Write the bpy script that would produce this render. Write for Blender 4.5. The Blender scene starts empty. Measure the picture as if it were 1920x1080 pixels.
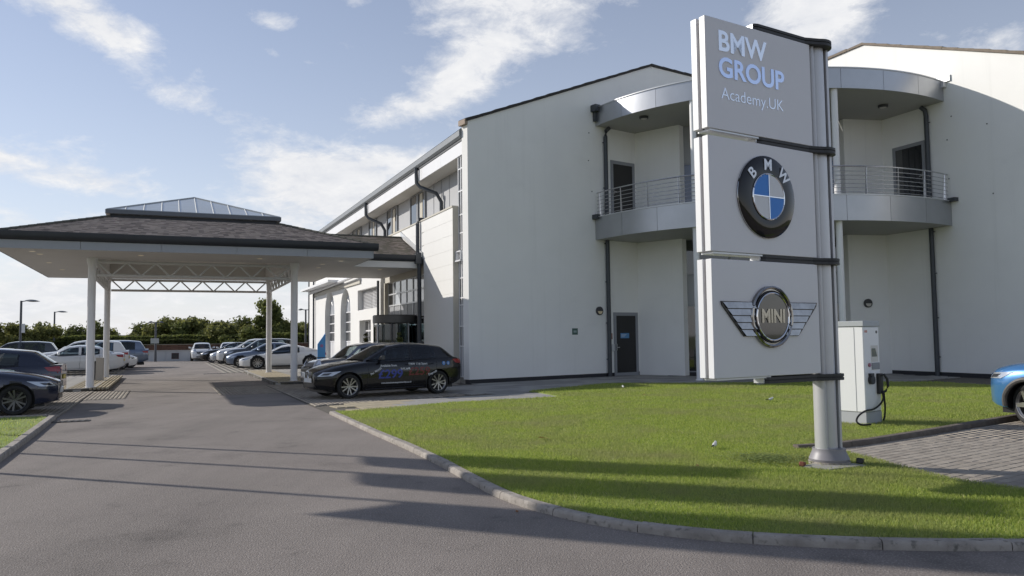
import bpy, bmesh, math, random
import numpy as np
from mathutils import Vector, Matrix
from mathutils.geometry import tessellate_polygon
from mathutils.bvhtree import BVHTree
R = math.radians
random.seed(7); rng = np.random.default_rng(7)
SC = bpy.context.scene
COL = SC.collection

# ------------------------------------------------------------------ camera
cam_d = bpy.data.cameras.new('camera'); cam = bpy.data.objects.new('camera', cam_d); COL.objects.link(cam)
cam_d.sensor_width = 36.0; cam_d.lens = 36.0*1480/1920; cam_d.clip_start = 0.1; cam_d.clip_end = 4000
CR = Matrix(((0.9999218841540815, 0.01249902355192602, 0.0),
             (0.0007754091709578939, -0.0620327336766315, -0.9980738142508407),
             (-0.012474948110881894, 0.9979958488705514, -0.0620375797946559)))
M4 = CR.to_4x4(); M4.translation = Vector((0, 0, 1.6)); cam.matrix_world = M4
SC.camera = cam

# ------------------------------------------------------------------ sun and sky
SUN_AZ, SUN_EL = 290.8, 26.8
SKY_STRENGTH = 0.079
sd = Vector((math.sin(R(SUN_AZ))*math.cos(R(SUN_EL)), math.cos(R(SUN_AZ))*math.cos(R(SUN_EL)), math.sin(R(SUN_EL))))
sun_d = bpy.data.lights.new('sun', 'SUN'); sun_d.energy = 3.0; sun_d.angle = R(0.55); sun_d.color = (1.0, 0.945, 0.865)
sun = bpy.data.objects.new('sun', sun_d); COL.objects.link(sun)
sun.rotation_euler = (-sd).to_track_quat('-Z', 'Y').to_euler()
SC.view_settings.view_transform = 'Standard'; SC.view_settings.look = 'None'
SC.view_settings.exposure = 0.52; SC.view_settings.gamma = 1.0; SC.view_settings.use_curve_mapping = False

W_ = bpy.data.worlds.new('World'); SC.world = W_; W_.use_nodes = True
nt = W_.node_tree; nt.nodes.clear()
def wn(t, **k):
    n = nt.nodes.new(t)
    for a, b in k.items(): setattr(n, a, b)
    return n
def wm(op, a, b=None, c=None, clamp=False):
    n = nt.nodes.new('ShaderNodeMath'); n.operation = op; n.use_clamp = clamp
    for i, v in enumerate((a, b, c)):
        if v is None: continue
        if isinstance(v, (int, float)): n.inputs[i].default_value = v
        else: nt.links.new(v, n.inputs[i])
    return n.outputs[0]
sky = wn('ShaderNodeTexSky', sky_type='NISHITA'); sky.sun_disc = False
sky.sun_elevation = R(SUN_EL); sky.sun_rotation = R(SUN_AZ); sky.altitude = 60; sky.air_density = 1.0; sky.dust_density = 0.15; sky.ozone_density = 1.2
geo = wn('ShaderNodeTexCoord')
sep = wn('ShaderNodeSeparateXYZ'); nt.links.new(geo.outputs['Generated'], sep.inputs[0])
dx, dy, dz = sep.outputs
el = wm('ARCSINE', dz); az = wm('ARCTAN2', dx, dy)
zc = wm('ADD', wm('MAXIMUM', dz, 0.0), 0.30)
cmb = wn('ShaderNodeCombineXYZ'); nt.links.new(wm('DIVIDE', dx, zc), cmb.inputs[0]); nt.links.new(wm('DIVIDE', dy, zc), cmb.inputs[1])
def noise(vec, scale, detail, rough, dist=0.0, off=(0, 0, 0)):
    mp = wn('ShaderNodeMapping'); mp.inputs['Location'].default_value = off; nt.links.new(vec, mp.inputs[0])
    n = wn('ShaderNodeTexNoise'); n.inputs['Scale'].default_value = scale; n.inputs['Detail'].default_value = detail
    n.inputs['Roughness'].default_value = rough; n.inputs['Distortion'].default_value = dist
    nt.links.new(mp.outputs[0], n.inputs['Vector']); return n.outputs[0]
n1 = noise(cmb.outputs[0], 1.9, 9, 0.60, 0.2, (3.1, 7.7, 0))
n2 = noise(cmb.outputs[0], 9.5, 10, 0.68, 0.25, (1.3, 2.7, 0))
# cloud banks, as seen from here: azimuth, elevation (deg), radii (deg), tilt, weight
BANKS = [(-33.0, 22.3, 4.6, 1.3, -16, .30), (-27.5, 19.6, 4.6, 1.5, -20, .30), (-22.5, 16.2, 3.2, 1.2, -10, .24), (-18.5, 14.9, 3.0, .8, -12, .12), (-25.5, 25.5, 8.0, 2.6, 0, -.16), (-27, 14.5, 6.5, 1.6, -8, -.18),
         (-16.7, 21.6, 1.8, .7, -6, .26), (-11.5, 23.6, 1.6, .8, -12, .20), (-17.2, 19.6, 1.0, .4, -25, .14), (-12.0, 20.4, 1.8, .6, -5, .14), (-9, 17.8, 4, 1.0, 0, -.10),
         (-16.5, 12.6, 4.5, 1.5, -6, .18), (-12.5, 9.8, 6.0, 2.4, -4, .30), (-9.0, 12.6, 6.0, 1.5, 4, .22), (-8.5, 16.0, 4.5, 1.0, 14, .24), (-3.5, 18.7, 5.0, 2.2, 22, .34), (1.5, 23.0, 7.5, 3.2, 8, .30), (5.5, 17.5, 3.5, 1.5, -30, -.12),
         (-34.5, 11.2, 4.5, 1.0, -5, .28), (-27.5, 10.2, 4.6, .9, -4, .24), (-31, 7.6, 6, 1.2, 0, .10), (-20, 7.5, 5, 1.5, 0, .12), (12.0, 27.5, 7.0, 2.0, 0, .2),
         (21.0, 20.8, 4.6, 3.0, 0, .40), (28.5, 25.0, 6.5, 1.5, 12, .22), (15.5, 23.5, 3.5, 2.6, 0, -.10), (-31, 2.5, 24, 3.2, 0, .30)]
tot = None
for (a0, e0, ra, re, tl, wt) in BANKS:
    u = wm('SUBTRACT', az, R(a0)); v = wm('SUBTRACT', el, R(e0))
    c, s = math.cos(R(tl)), math.sin(R(tl))
    up = wm('ADD', wm('MULTIPLY', u, c/R(ra)), wm('MULTIPLY', v, s/R(ra)))
    vp = wm('ADD', wm('MULTIPLY', u, -s/R(re)), wm('MULTIPLY', v, c/R(re)))
    q = wm('ADD', wm('MULTIPLY', up, up), wm('MULTIPLY', vp, vp))
    g = wm('MULTIPLY', wm('EXPONENT', wm('MULTIPLY', q, -1.0)), wt)
    tot = g if tot is None else wm('ADD', tot, g)
dens = wm('ADD', wm('ADD', wm('MULTIPLY', n1, 0.72), wm('MULTIPLY', n2, 0.62)), tot)
dens = wm('MULTIPLY', wm('SUBTRACT', dens, 0.745), 4.2, clamp=True)
dens = wm('POWER', dens, 1.15)
# thin veil of haze and high cloud near the horizon
veil = wm('EXPONENT', wm('MULTIPLY', wm('MAXIMUM', el, 0.0), -4.2))
mixc = wn('ShaderNodeMix', data_type='RGBA')
skym = wn('ShaderNodeMix', data_type='RGBA'); skym.blend_type = 'MULTIPLY'; skym.inputs[0].default_value = 1.0
nt.links.new(sky.outputs[0], skym.inputs[6]); skym.inputs[7].default_value = (SKY_STRENGTH*1.09, SKY_STRENGTH*.975, SKY_STRENGTH*1.0, 1)
vmix = wn('ShaderNodeMix', data_type='RGBA'); nt.links.new(wm('MULTIPLY', wm('ADD', wm('MULTIPLY', veil, 0.72), 0.10), 1.0), vmix.inputs[0])
nt.links.new(skym.outputs[2], vmix.inputs[6]); vmix.inputs[7].default_value = (0.52, 0.55, 0.61, 1)
nt.links.new(dens, mixc.inputs[0]); nt.links.new(vmix.outputs[2], mixc.inputs[6])
ccol = wn('ShaderNodeMix', data_type='RGBA'); nt.links.new(wm('MULTIPLY', wm('SUBTRACT', n2, 0.35), 2.2, clamp=True), ccol.inputs[0])
ccol.inputs[6].default_value = (0.53, 0.545, 0.58, 1); ccol.inputs[7].default_value = (0.69, 0.685, 0.68, 1)
nt.links.new(ccol.outputs[2], mixc.inputs[7])
bg = wn('ShaderNodeBackground'); bg.inputs[1].default_value = 1.0
nt.links.new(mixc.outputs[2], bg.inputs[0])
wo = wn('ShaderNodeOutputWorld'); nt.links.new(bg.outputs[0], wo.inputs[0])

# ------------------------------------------------------------------ materials
MATS = {}
def mat(name, col, rough=0.6, metal=0.0, spec=0.5, noise_amt=0.0, nscale=5.0, bump=0.0, bscale=40.0, col2=None, coat=0.0, alpha=None, emit=None, spots=None, bdist=0.01, detail=6, wear=None):
    if name in MATS: return MATS[name]
    m = bpy.data.materials.new(name); m.use_nodes = True; t = m.node_tree
    b = t.nodes['Principled BSDF']
    b.inputs['Base Color'].default_value = (*col, 1); b.inputs['Roughness'].default_value = rough; b.inputs['Metallic'].default_value = metal
    b.inputs['Specular IOR Level'].default_value = spec; b.inputs['Coat Weight'].default_value = coat; b.inputs['Coat Roughness'].default_value = 0.03
    tc = t.nodes.new('ShaderNodeTexCoord')
    if noise_amt > 0 or col2 is not None:
        n = t.nodes.new('ShaderNodeTexNoise'); n.inputs['Scale'].default_value = nscale; n.inputs['Detail'].default_value = detail; n.inputs['Roughness'].default_value = 0.6
        t.links.new(tc.outputs['Object'], n.inputs['Vector'])
        rp = t.nodes.new('ShaderNodeMapRange'); rp.inputs[1].default_value = 0.3; rp.inputs[2].default_value = 0.7
        t.links.new(n.outputs[0], rp.inputs[0])
        mx = t.nodes.new('ShaderNodeMix'); mx.data_type = 'RGBA'
        c2 = col2 if col2 is not None else tuple(c*(1-noise_amt) for c in col)
        mx.inputs[6].default_value = (*col, 1); mx.inputs[7].default_value = (*c2, 1)
        t.links.new(rp.outputs[0], mx.inputs[0]); out = mx.outputs[2]
        if spots:
            n3 = t.nodes.new('ShaderNodeTexNoise'); n3.inputs['Scale'].default_value = spots[0]; n3.inputs['Detail'].default_value = 4
            t.links.new(tc.outputs['Object'], n3.inputs['Vector'])
            r3 = t.nodes.new('ShaderNodeMapRange'); r3.inputs[1].default_value = spots[1]; r3.inputs[2].default_value = spots[2]
            t.links.new(n3.outputs[0], r3.inputs[0])
            m3 = t.nodes.new('ShaderNodeMix'); m3.data_type = 'RGBA'; t.links.new(r3.outputs[0], m3.inputs[0]); t.links.new(out, m3.inputs[6])
            m3.inputs[7].default_value = (*spots[3], 1); out = m3.outputs[2]
        if wear:
            for (sc_, lo_, hi_, dark, rot) in wear:
                mpn = t.nodes.new('ShaderNodeMapping'); mpn.inputs['Rotation'].default_value = (0, 0, rot); mpn.inputs['Scale'].default_value = sc_; t.links.new(tc.outputs['Object'], mpn.inputs[0])
                nw = t.nodes.new('ShaderNodeTexNoise'); nw.inputs['Scale'].default_value = 1.0; nw.inputs['Detail'].default_value = 7; nw.inputs['Roughness'].default_value = .65; t.links.new(mpn.outputs[0], nw.inputs['Vector'])
                rw = t.nodes.new('ShaderNodeMapRange'); rw.inputs[1].default_value = lo_; rw.inputs[2].default_value = hi_; rw.inputs[3].default_value = 1.0; rw.inputs[4].default_value = dark; t.links.new(nw.outputs[0], rw.inputs[0])
                mw = t.nodes.new('ShaderNodeMix'); mw.data_type = 'RGBA'; mw.blend_type = 'MULTIPLY'; mw.inputs[0].default_value = 1.0; t.links.new(out, mw.inputs[6]); t.links.new(rw.outputs[0], mw.inputs[7]); out = mw.outputs[2]
        t.links.new(out, b.inputs['Base Color'])
    if bump > 0:
        n = t.nodes.new('ShaderNodeTexNoise'); n.inputs['Scale'].default_value = bscale; n.inputs['Detail'].default_value = 5
        t.links.new(tc.outputs['Object'], n.inputs['Vector'])
        bp = t.nodes.new('ShaderNodeBump'); bp.inputs['Strength'].default_value = bump; bp.inputs['Distance'].default_value = bdist
        t.links.new(n.outputs[0], bp.inputs['Height']); t.links.new(bp.outputs[0], b.inputs['Normal'])
    if emit:
        b.inputs['Emission Color'].default_value = (*emit[0], 1); b.inputs['Emission Strength'].default_value = emit[1]
    MATS[name] = m; return m
def glass_mat(name, tint, trans=0.5, rough=0.02):
    if name in MATS: return MATS[name]
    m = bpy.data.materials.new(name); m.use_nodes = True; t = m.node_tree; t.nodes.clear()
    o = t.nodes.new('ShaderNodeOutputMaterial'); tr = t.nodes.new('ShaderNodeBsdfTransparent'); tr.inputs[0].default_value = (*[trans*c for c in tint], 1)
    gl = t.nodes.new('ShaderNodeBsdfGlossy'); gl.inputs[1].default_value = rough; gl.inputs[0].default_value = (0.95, 0.97, 1, 1)
    fr = t.nodes.new('ShaderNodeFresnel'); fr.inputs[0].default_value = 1.6
    mx = t.nodes.new('ShaderNodeMixShader'); t.links.new(fr.outputs[0], mx.inputs[0]); t.links.new(tr.outputs[0], mx.inputs[1]); t.links.new(gl.outputs[0], mx.inputs[2])
    t.links.new(mx.outputs[0], o.inputs[0]); MATS[name] = m; return m

render_w = mat('white_render', (0.86, 0.855, 0.83), 0.9, noise_amt=0.05, nscale=0.6, bump=0.25, bscale=90, bdist=0.006, spots=(0.35, 0.55, 0.8, (0.83, 0.825, 0.79)), wear=[((2.6, 2.6, .10), .56, .78, .93, 0), ((.5, .5, .9), .60, .75, .955, 0)])
clad_w = mat('white_cladding', (0.77, 0.765, 0.74), 0.7, noise_amt=0.05, nscale=0.8, bump=0.08, bscale=50)
clad_g = mat('grey_cladding', (0.40, 0.405, 0.42), 0.55, noise_amt=0.06, nscale=1.5)
plinth_m = mat('dark_plinth', (0.035, 0.035, 0.04), 0.8)
alu = mat('aluminium_cladding', (0.47, 0.48, 0.50), 0.36, metal=0.85, noise_amt=0.12, nscale=1.2, bump=0.03, bscale=3, bdist=0.03)
alu_l = mat('light_metal_trim', (0.62, 0.63, 0.64), 0.4, metal=0.5)
steel = mat('stainless_steel', (0.55, 0.55, 0.56), 0.25, metal=1.0)
white_p = mat('white_paint', (0.78, 0.78, 0.79), 0.38, noise_amt=0.04, nscale=2)
soffit_m = mat('soffit_paint', (0.60, 0.585, 0.56), 0.6, noise_amt=0.05, nscale=1.2)
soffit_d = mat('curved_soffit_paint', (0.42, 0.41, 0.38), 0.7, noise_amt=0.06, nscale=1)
beige = mat('beige_reveal', (0.56, 0.53, 0.46), 0.8, noise_amt=0.05)
dkgrey = mat('dark_grey_pipe', (0.055, 0.062, 0.072), 0.45, noise_amt=0.2, nscale=4)
gutter_m = mat('dark_gutter', (0.035, 0.038, 0.046), 0.5, noise_amt=0.15, nscale=3)
gut_l = mat('grey_gutter', (0.22, 0.235, 0.25), 0.45, noise_amt=0.1)
frame_g = mat('grey_door_frame', (0.27, 0.28, 0.30), 0.45)
dark_panel = mat('dark_door_panel', (0.018, 0.017, 0.017), 0.35, noise_amt=0.2)
glassd = mat('dark_window_glass', (0.018, 0.02, 0.024), 0.03, spec=1.0, coat=0.6)
glassb = mat('blue_blind_glass', (0.055, 0.075, 0.135), 0.08, spec=0.9, coat=0.3)
curtain = mat('cream_curtain', (0.55, 0.51, 0.43), 0.9, noise_amt=0.1, nscale=10)
asphalt = mat('asphalt', (0.236, 0.204, 0.180), 0.92, nscale=0.55, col2=(0.184, 0.158, 0.140), bump=.8, bscale=75, bdist=0.016, spots=(60, 0.52, 0.66, (0.32, 0.29, 0.265)), detail=9, wear=[((.9, .10, 1), .46, .66, .84, R(-23.7)), ((.55, .55, 1), .55, .68, .80, 0), ((.35, .35, 1), .52, .35, 1.12, .5), ((2.2, 2.2, 1), .62, .70, .78, 0)])
kerb_m = mat('concrete_kerb', (0.40, 0.362, 0.318), 0.9, col2=(0.24, 0.214, 0.186), nscale=5, bump=0.5, bscale=60, spots=(18, 0.56, 0.72, (0.14, 0.13, 0.11)))
slab_m = mat('concrete_slab', (0.36, 0.345, 0.32), 0.9, col2=(0.29, 0.28, 0.26), nscale=3, bump=0.3, bscale=50)
tact_m = mat('buff_tactile_paving', (0.42, 0.36, 0.25), 0.9, col2=(0.35, 0.30, 0.21), nscale=3, bump=0.3)
paver_ms = [mat('paver_a', (0.335, 0.295, 0.245), 0.92, col2=(0.26, 0.23, 0.19), nscale=7, bump=0.5, bscale=70),
            mat('paver_b', (0.375, 0.33, 0.275), 0.92, col2=(0.29, 0.255, 0.21), nscale=7, bump=0.5, bscale=70),
            mat('paver_c', (0.30, 0.262, 0.218), 0.92, col2=(0.235, 0.205, 0.17), nscale=7, bump=0.5, bscale=70)]
joint_m = mat('paving_joint_sand', (0.13, 0.115, 0.092), 0.95, noise_amt=0.3, nscale=8)
tile_ms = [mat('roof_tile_a', (0.50, 0.405, 0.335), 0.85, col2=(0.33, 0.27, 0.225), nscale=1.4), mat('roof_tile_b', (0.58, 0.475, 0.40), 0.85, col2=(0.44, 0.36, 0.30), nscale=1.6), mat('roof_tile_c', (0.35, 0.285, 0.24), 0.85, col2=(0.19, 0.16, 0.145), nscale=1.6)]
tile_g = mat('mossy_roof_tile', (0.33, 0.29, 0.22), 0.9, col2=(0.24, 0.205, 0.155), nscale=1.5)
rubber = mat('black_rubber', (0.012, 0.012, 0.012), 0.75, noise_amt=0.2, nscale=20)
blackpl = mat('black_plastic', (0.02, 0.02, 0.022), 0.45)
rim_m = mat('alloy_rim', (0.36, 0.35, 0.335), 0.3, metal=0.8)
rim_d = mat('dark_alloy_rim', (0.11, 0.11, 0.115), 0.3, metal=0.7)
chrome = mat('chrome', (0.75, 0.75, 0.76), 0.08, metal=1.0)
lens_m = mat('headlight_lens', (0.55, 0.58, 0.62), 0.08, metal=0.5, coat=1.0)
red_l = mat('red_light', (0.30, 0.012, 0.012), 0.12, coat=1.0)
cabin = mat('dark_cabin', (0.02, 0.02, 0.022), 0.8)
seat_m = mat('seat_fabric', (0.035, 0.035, 0.038), 0.85)
carglass = glass_mat('car_glass', (0.78, 0.88, 0.90), 0.75)
plate_w = mat('white_number_plate', (0.65, 0.65, 0.63), 0.5)
bark = mat('bark', (0.09, 0.072, 0.055), 0.95, noise_amt=0.4, nscale=6)
grass_base = mat('lawn_soil', (0.20, 0.285, 0.058), 1.0, nscale=0.7, col2=(0.26, 0.30, 0.085), bump=0.8, bscale=60, bdist=0.02, spots=(1.1, 0.60, 0.74, (0.19, 0.18, 0.075)))

# ------------------------------------------------------------------ mesh helpers
def V(*a): return Vector(a)
class Fr:
    """local frame: u along, z up, w outward"""
    def __init__(s, o, u, w): s.o = Vector(o); s.u = Vector(u).normalized(); s.w = Vector(w).normalized()
    def __call__(s, u, z, w=0.0): return s.o + s.u*u + s.w*w + Vector((0, 0, z))
class MB:
    def __init__(s): s.v = []; s.f = []; s.mi = []; s.m = 0
    def add(s, vs, fs):
        k = len(s.v); s.v += [tuple(v) for v in vs]; s.f += [tuple(i+k for i in f) for f in fs]; s.mi += [s.m]*len(fs)
    def quad(s, a, b, c, d): s.add([a, b, c, d], [(0, 1, 2, 3)])
    def hexa(s, p): s.add(p, [(0, 3, 2, 1), (4, 5, 6, 7), (0, 1, 5, 4), (1, 2, 6, 5), (2, 3, 7, 6), (3, 0, 4, 7)])
    def box(s, x0, x1, y0, y1, z0, z1): s.hexa([(x0, y0, z0), (x1, y0, z0), (x1, y1, z0), (x0, y1, z0), (x0, y0, z1), (x1, y0, z1), (x1, y1, z1), (x0, y1, z1)])
    def fbox(s, F, u0, u1, z0, z1, w0, w1): s.hexa([F(u0, z0, w0), F(u1, z0, w0), F(u1, z0, w1), F(u0, z0, w1), F(u0, z1, w0), F(u1, z1, w0), F(u1, z1, w1), F(u0, z1, w1)])
    def prism(s, F, poly, w0, w1):
        n = len(poly); P = [F(u, z, w1) for u, z in poly]; Q = [F(u, z, w0) for u, z in poly]
        s.add(P+Q, [tuple(range(n)), tuple(reversed(range(n, 2*n)))] + [(i, i+n, (i+1) % n+n, (i+1) % n) for i in range(n)])
    def slab(s, poly, z0, z1):
        n = len(poly); P = [(x, y, z1) for x, y in poly]; Q = [(x, y, z0) for x, y in poly]
        s.add(P+Q, [tuple(range(n)), tuple(reversed(range(n, 2*n)))] + [(i, i+n, (i+1) % n+n, (i+1) % n) for i in range(n)])
    def holes(s, F, outer, hs, w0, w1):
        loops = [outer]+hs; flat = [p for l in loops for p in l]
        tris = tessellate_polygon([[Vector((u, z, 0)) for u, z in l] for l in loops])
        n = len(flat); vs = [F(u, z, w1) for u, z in flat]+[F(u, z, w0) for u, z in flat]
        fs = [tuple(t) for t in tris]+[tuple(i+n for i in reversed(t)) for t in tris]
        k = 0
        for l in loops:
            m = len(l)
            for i in range(m): a, b = k+i, k+(i+1) % m; fs.append((a, b, b+n, a+n))
            k += m
        s.add(vs, fs)
    def tube(s, pts, r, n=10, caps=True):
        pts = [Vector(p) for p in pts]; rings = []
        rr = r if isinstance(r, (list, tuple)) else [r]*len(pts)
        for i, p in enumerate(pts):
            d = (pts[min(i+1, len(pts)-1)]-pts[max(i-1, 0)]).normalized()
            a = d.cross(Vector((0, 0, 1)) if abs(d.z) < 0.95 else Vector((1, 0, 0))).normalized(); b = d.cross(a)
            rings.append([p+(a*math.cos(2*math.pi*k/n)+b*math.sin(2*math.pi*k/n))*rr[i] for k in range(n)])
        vs = [v for rg in rings for v in rg]; fs = []
        for i in range(len(pts)-1):
            for k in range(n): fs.append((i*n+k, i*n+(k+1) % n, (i+1)*n+(k+1) % n, (i+1)*n+k))
        if caps: fs += [tuple(reversed(range(n))), tuple(range((len(pts)-1)*n, len(pts)*n))]
        s.add(vs, fs)
    def lathe(s, prof, c=(0, 0, 0), axis='z', n=24, a0=0, a1=2*math.pi):
        closed = abs(a1-a0-2*math.pi) < 1e-6; m = n if closed else n+1; vs = []
        for k in range(m):
            a = a0+(a1-a0)*k/n
            for r, h in prof:
                if axis == 'z': vs.append((c[0]+r*math.cos(a), c[1]+r*math.sin(a), c[2]+h))
                else: vs.append((c[0]+r*math.cos(a), c[1]+h, c[2]+r*math.sin(a)))
        L = len(prof); fs = []
        for k in range(n):
            for j in range(L-1): q = (k+1) % m; fs.append((k*L+j, q*L+j, q*L+j+1, k*L+j+1))
        s.add(vs, fs)
    def build(s, name, m, parent=None, smooth=False, recalc=True, kind=None, label=None, bevel=0, local=False):
        me = bpy.data.meshes.new(name)
        vs = s.v
        if parent is not None and not local:
            pl = wloc(parent); vs = [(v[0]-pl[0], v[1]-pl[1], v[2]-pl[2]) for v in vs]
        me.from_pydata(vs, [], s.f)
        ms = m if isinstance(m, (list, tuple)) else [m]
        for q in ms: me.materials.append(q)
        if len(ms) > 1: me.polygons.foreach_set('material_index', s.mi)
        if recalc or bevel:
            bm = bmesh.new(); bm.from_mesh(me)
            if recalc: bmesh.ops.recalc_face_normals(bm, faces=bm.faces)
            if bevel: bmesh.ops.bevel(bm, geom=[e for e in bm.edges], offset=bevel, segments=1, affect='EDGES', clamp_overlap=True)
            bm.to_mesh(me); bm.free()
        if smooth: me.polygons.foreach_set('use_smooth', [True]*len(me.polygons))
        me.update()
        if smooth: 
            try: me.set_sharp_from_angle(angle=R(38))
            except Exception: pass
        return link(name, me, parent, kind, label)
def wloc(o):
    p = Vector(o.location); q = o.parent
    while q is not None: p += Vector(q.location); q = q.parent
    return p
def link(name, me, parent=None, kind=None, label=None):
    o = bpy.data.objects.new(name, me); COL.objects.link(o)
    if parent is not None: o.parent = parent
    if kind: o['kind'] = kind
    if label: o['label'] = label
    return o
def tag(o, label, cat, group=None, kind=None):
    o['label'] = label; o['category'] = cat
    if group: o['group'] = group
    if kind: o['kind'] = kind
    return o
def thing(name, label, cat, loc=(0, 0, 0), group=None):
    o = bpy.data.objects.new(name, None); COL.objects.link(o); o.location = loc; o.empty_display_size = 0.2
    return tag(o, label, cat, group)
def part_box(F, u0, u1, z0, z1, w0, w1, name, m, parent, **k):
    b = MB(); b.fbox(F, u0, u1, z0, z1, w0, w1); return b.build(name, m, parent, **k)
def text_verts(body, size, offset=0.0, extrude=0.0, spacing=1.0, align='CENTER'):
    cu = bpy.data.curves.new('t', 'FONT'); cu.body = body; cu.size = size; cu.offset = offset; cu.extrude = extrude; cu.space_character = spacing
    cu.align_x = align; cu.align_y = 'CENTER'; cu.resolution_u = 4
    o = bpy.data.objects.new('t', cu); COL.objects.link(o)
    dg = bpy.context.evaluated_depsgraph_get(); me = o.evaluated_get(dg).to_mesh()
    vs = [tuple(v.co) for v in me.vertices]; fs = [tuple(p.vertices) for p in me.polygons]
    o.evaluated_get(dg).to_mesh_clear(); bpy.data.objects.remove(o); bpy.data.curves.remove(cu)
    return vs, fs
def text(name, body, size, F, u, z, w, m, parent, offset=0.0, extrude=0.004, spacing=1.0, align='CENTER', rot=0.0, sx=1.0, proj=None, merge=None):
    vs, fs = text_verts(body, size, offset, extrude, spacing, align); b = merge or MB(); c, s_ = math.cos(rot), math.sin(rot)
    out = []
    for x, y, h in vs:
        x *= sx; X, Y = c*x-s_*y, s_*x+c*y
        out.append(proj(u+X, z+Y, w+h) if proj else F(u+X, z+Y, w+h))
    b.add(out, fs)
    if merge is None: return b.build(name, m, parent, recalc=False)

# building frames ------------------------------------------------------------
A = Vector((-math.sin(R(23.7)), math.cos(R(23.7)), 0)); B = Vector((A.y, -A.x, 0)); F0 = Vector((-1.64, 27.45, 0))
def W(t, o, z=0.0): return F0+A*t+B*o+Vector((0, 0, z))
def Wxy(t, o): p = W(t, o); return (p.x, p.y)
G = Vector((math.sin(R(54.3)), math.cos(R(54.3)), 0)); C0 = Vector((-1.49, 27.11, 0)); GN = Vector((G.y, -G.x, 0))
LG = Fr(C0, G, GN)                      # left gable: u = s
R0 = Vector((15.30, 28.38, 0)); RG = Fr(R0, A, -B)   # right gable: u = t', outward -B
FA = Fr(F0, A, -B)                      # long facade: u = t, w = -o
IL = Vector((5.10, 31.83, 0)); EL_ = Vector((6.63, 30.55, 0)); IR = Vector((14.46, 30.29, 0)); ER = Vector((12.86, 30.02, 0))
def seg_frame(p, q, toward=Vector((0, 0, 0))):
    u = (q-p).normalized(); w = Vector((u.y, -u.x, 0))
    if w.dot(toward-p) < 0: w = -w
    return Fr(p, u, w), (q-p).length

# ================================================================== GROUND
def inside(p, poly):
    x, y = p; c = False; n = len(poly); j = n-1
    for i in range(n):
        xi, yi = poly[i]; xj, yj = poly[j]
        if (yi > y) != (yj > y) and x < (xj-xi)*(y-yi)/(yj-yi)+xi: c = not c
        j = i
    return c
def np_mesh(name, verts, faces_n, idx, m, parent=None, kind=None, mi=None, smooth=False):
    me = bpy.data.meshes.new(name); nv = len(verts); nf = len(idx)//faces_n
    me.vertices.add(nv); me.vertices.foreach_set('co', np.asarray(verts, np.float32).ravel())
    me.loops.add(len(idx)); me.loops.foreach_set('vertex_index', np.asarray(idx, np.int32))
    me.polygons.add(nf); me.polygons.foreach_set('loop_start', np.arange(0, nf*faces_n, faces_n, dtype=np.int32))
    try: me.polygons.foreach_set('loop_total', np.full(nf, faces_n, np.int32))
    except Exception: pass
    for q in (m if isinstance(m, (list, tuple)) else [m]): me.materials.append(q)
    if mi is not None: me.polygons.foreach_set('material_index', np.asarray(mi, np.int32))
    if smooth: me.polygons.foreach_set('use_smooth', np.ones(nf, bool))
    me.update(calc_edges=True); return link(name, me, parent, kind)
def flat(name, poly, z, m, kind='structure'):
    b = MB(); tr = tessellate_polygon([[Vector((x, y, 0)) for x, y in poly]]); b.add([(x, y, z) for x, y in poly], [tuple(t) for t in tr])
    o = b.build(name, m, kind=kind); 
    return o
field_m = mat('field_grass', (0.15, 0.17, 0.06), 1.0, nscale=0.05, col2=(0.20, 0.20, 0.09))
b = MB(); b.quad((-1500, -800, -0.06), (1500, -800, -0.06), (1500, 2200, -0.06), (-1500, 2200, -0.06)); b.build('ground', field_m, kind='structure')
# road: finely meshed so that its surface can undulate a little
b = MB(); xs = [-70, -45, -30, -20, -12, -6, 0, 6, 14, 25, 45]; ys = [-25, -10, 0, 4, 8, 12, 17, 23, 30, 40, 52, 66]
vs = [(x, y, 0.0) for y in ys for x in xs]; nx = len(xs)
b.add(vs, [(j*nx+i, j*nx+i+1, (j+1)*nx+i+1, (j+1)*nx+i) for j in range(len(ys)-1) for i in range(nx-1)])
b.build('road', asphalt, kind='structure')

def cell_box_mesh(name, cells, zt, zb, mats_, parent, kind=None, label=None):
    """cells: list of 4-corner xy lists -> joined boxes with slightly uneven tops"""
    n = len(cells); C = np.array(cells, np.float32); dz = rng.normal(0, 0.0012, (n, 1)).astype(np.float32)
    tops = np.concatenate([C, np.full((n, 4, 1), zt, np.float32)+dz[:, :, None]], 2); bots = np.concatenate([C, np.full((n, 4, 1), zb, np.float32)], 2)
    vv = np.concatenate([tops, bots], 1).reshape(-1, 3)
    base = (np.arange(n)*8)[:, None, None]; q = np.array([[0, 1, 2, 3], [0, 4, 5, 1], [1, 5, 6, 2], [2, 6, 7, 3], [3, 7, 4, 0]])[None]
    idx = (base+q).reshape(-1); mi = np.repeat(rng.integers(0, len(mats_), n), 5)
    pl = wloc(parent) if parent is not None else Vector()
    vv = vv-np.array(pl, np.float32)
    o = np_mesh(name, vv, 4, idx, mats_, parent, kind, mi)
    if label: o['label'] = label
    return o
def grid_cells(F, u0, u1, v0, v1, lu, lv, gap, pred, bond=True):
    """F frame (u, w horizontal). returns xy quads"""
    out = []; j = 0; v = v0
    while v < v1-1e-6:
        u = u0-(lu*0.5 if bond and j % 2 else 0)
        while u < u1-1e-6:
            a, b2 = u+gap/2, u+lu-gap/2; c, d = v+gap/2, v+lv-gap/2
            a = max(a, u0)
            b2 = min(b2, u1)
            if b2-a > 0.02:
                cc = F((a+b2)/2, 0, (c+d)/2)
                if pred((cc.x, cc.y)): out.append([F(a, 0, c)[:2], F(b2, 0, c)[:2], F(b2, 0, d)[:2], F(a, 0, d)[:2]])
            u += lu
        v += lv; j += 1
    return out
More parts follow.
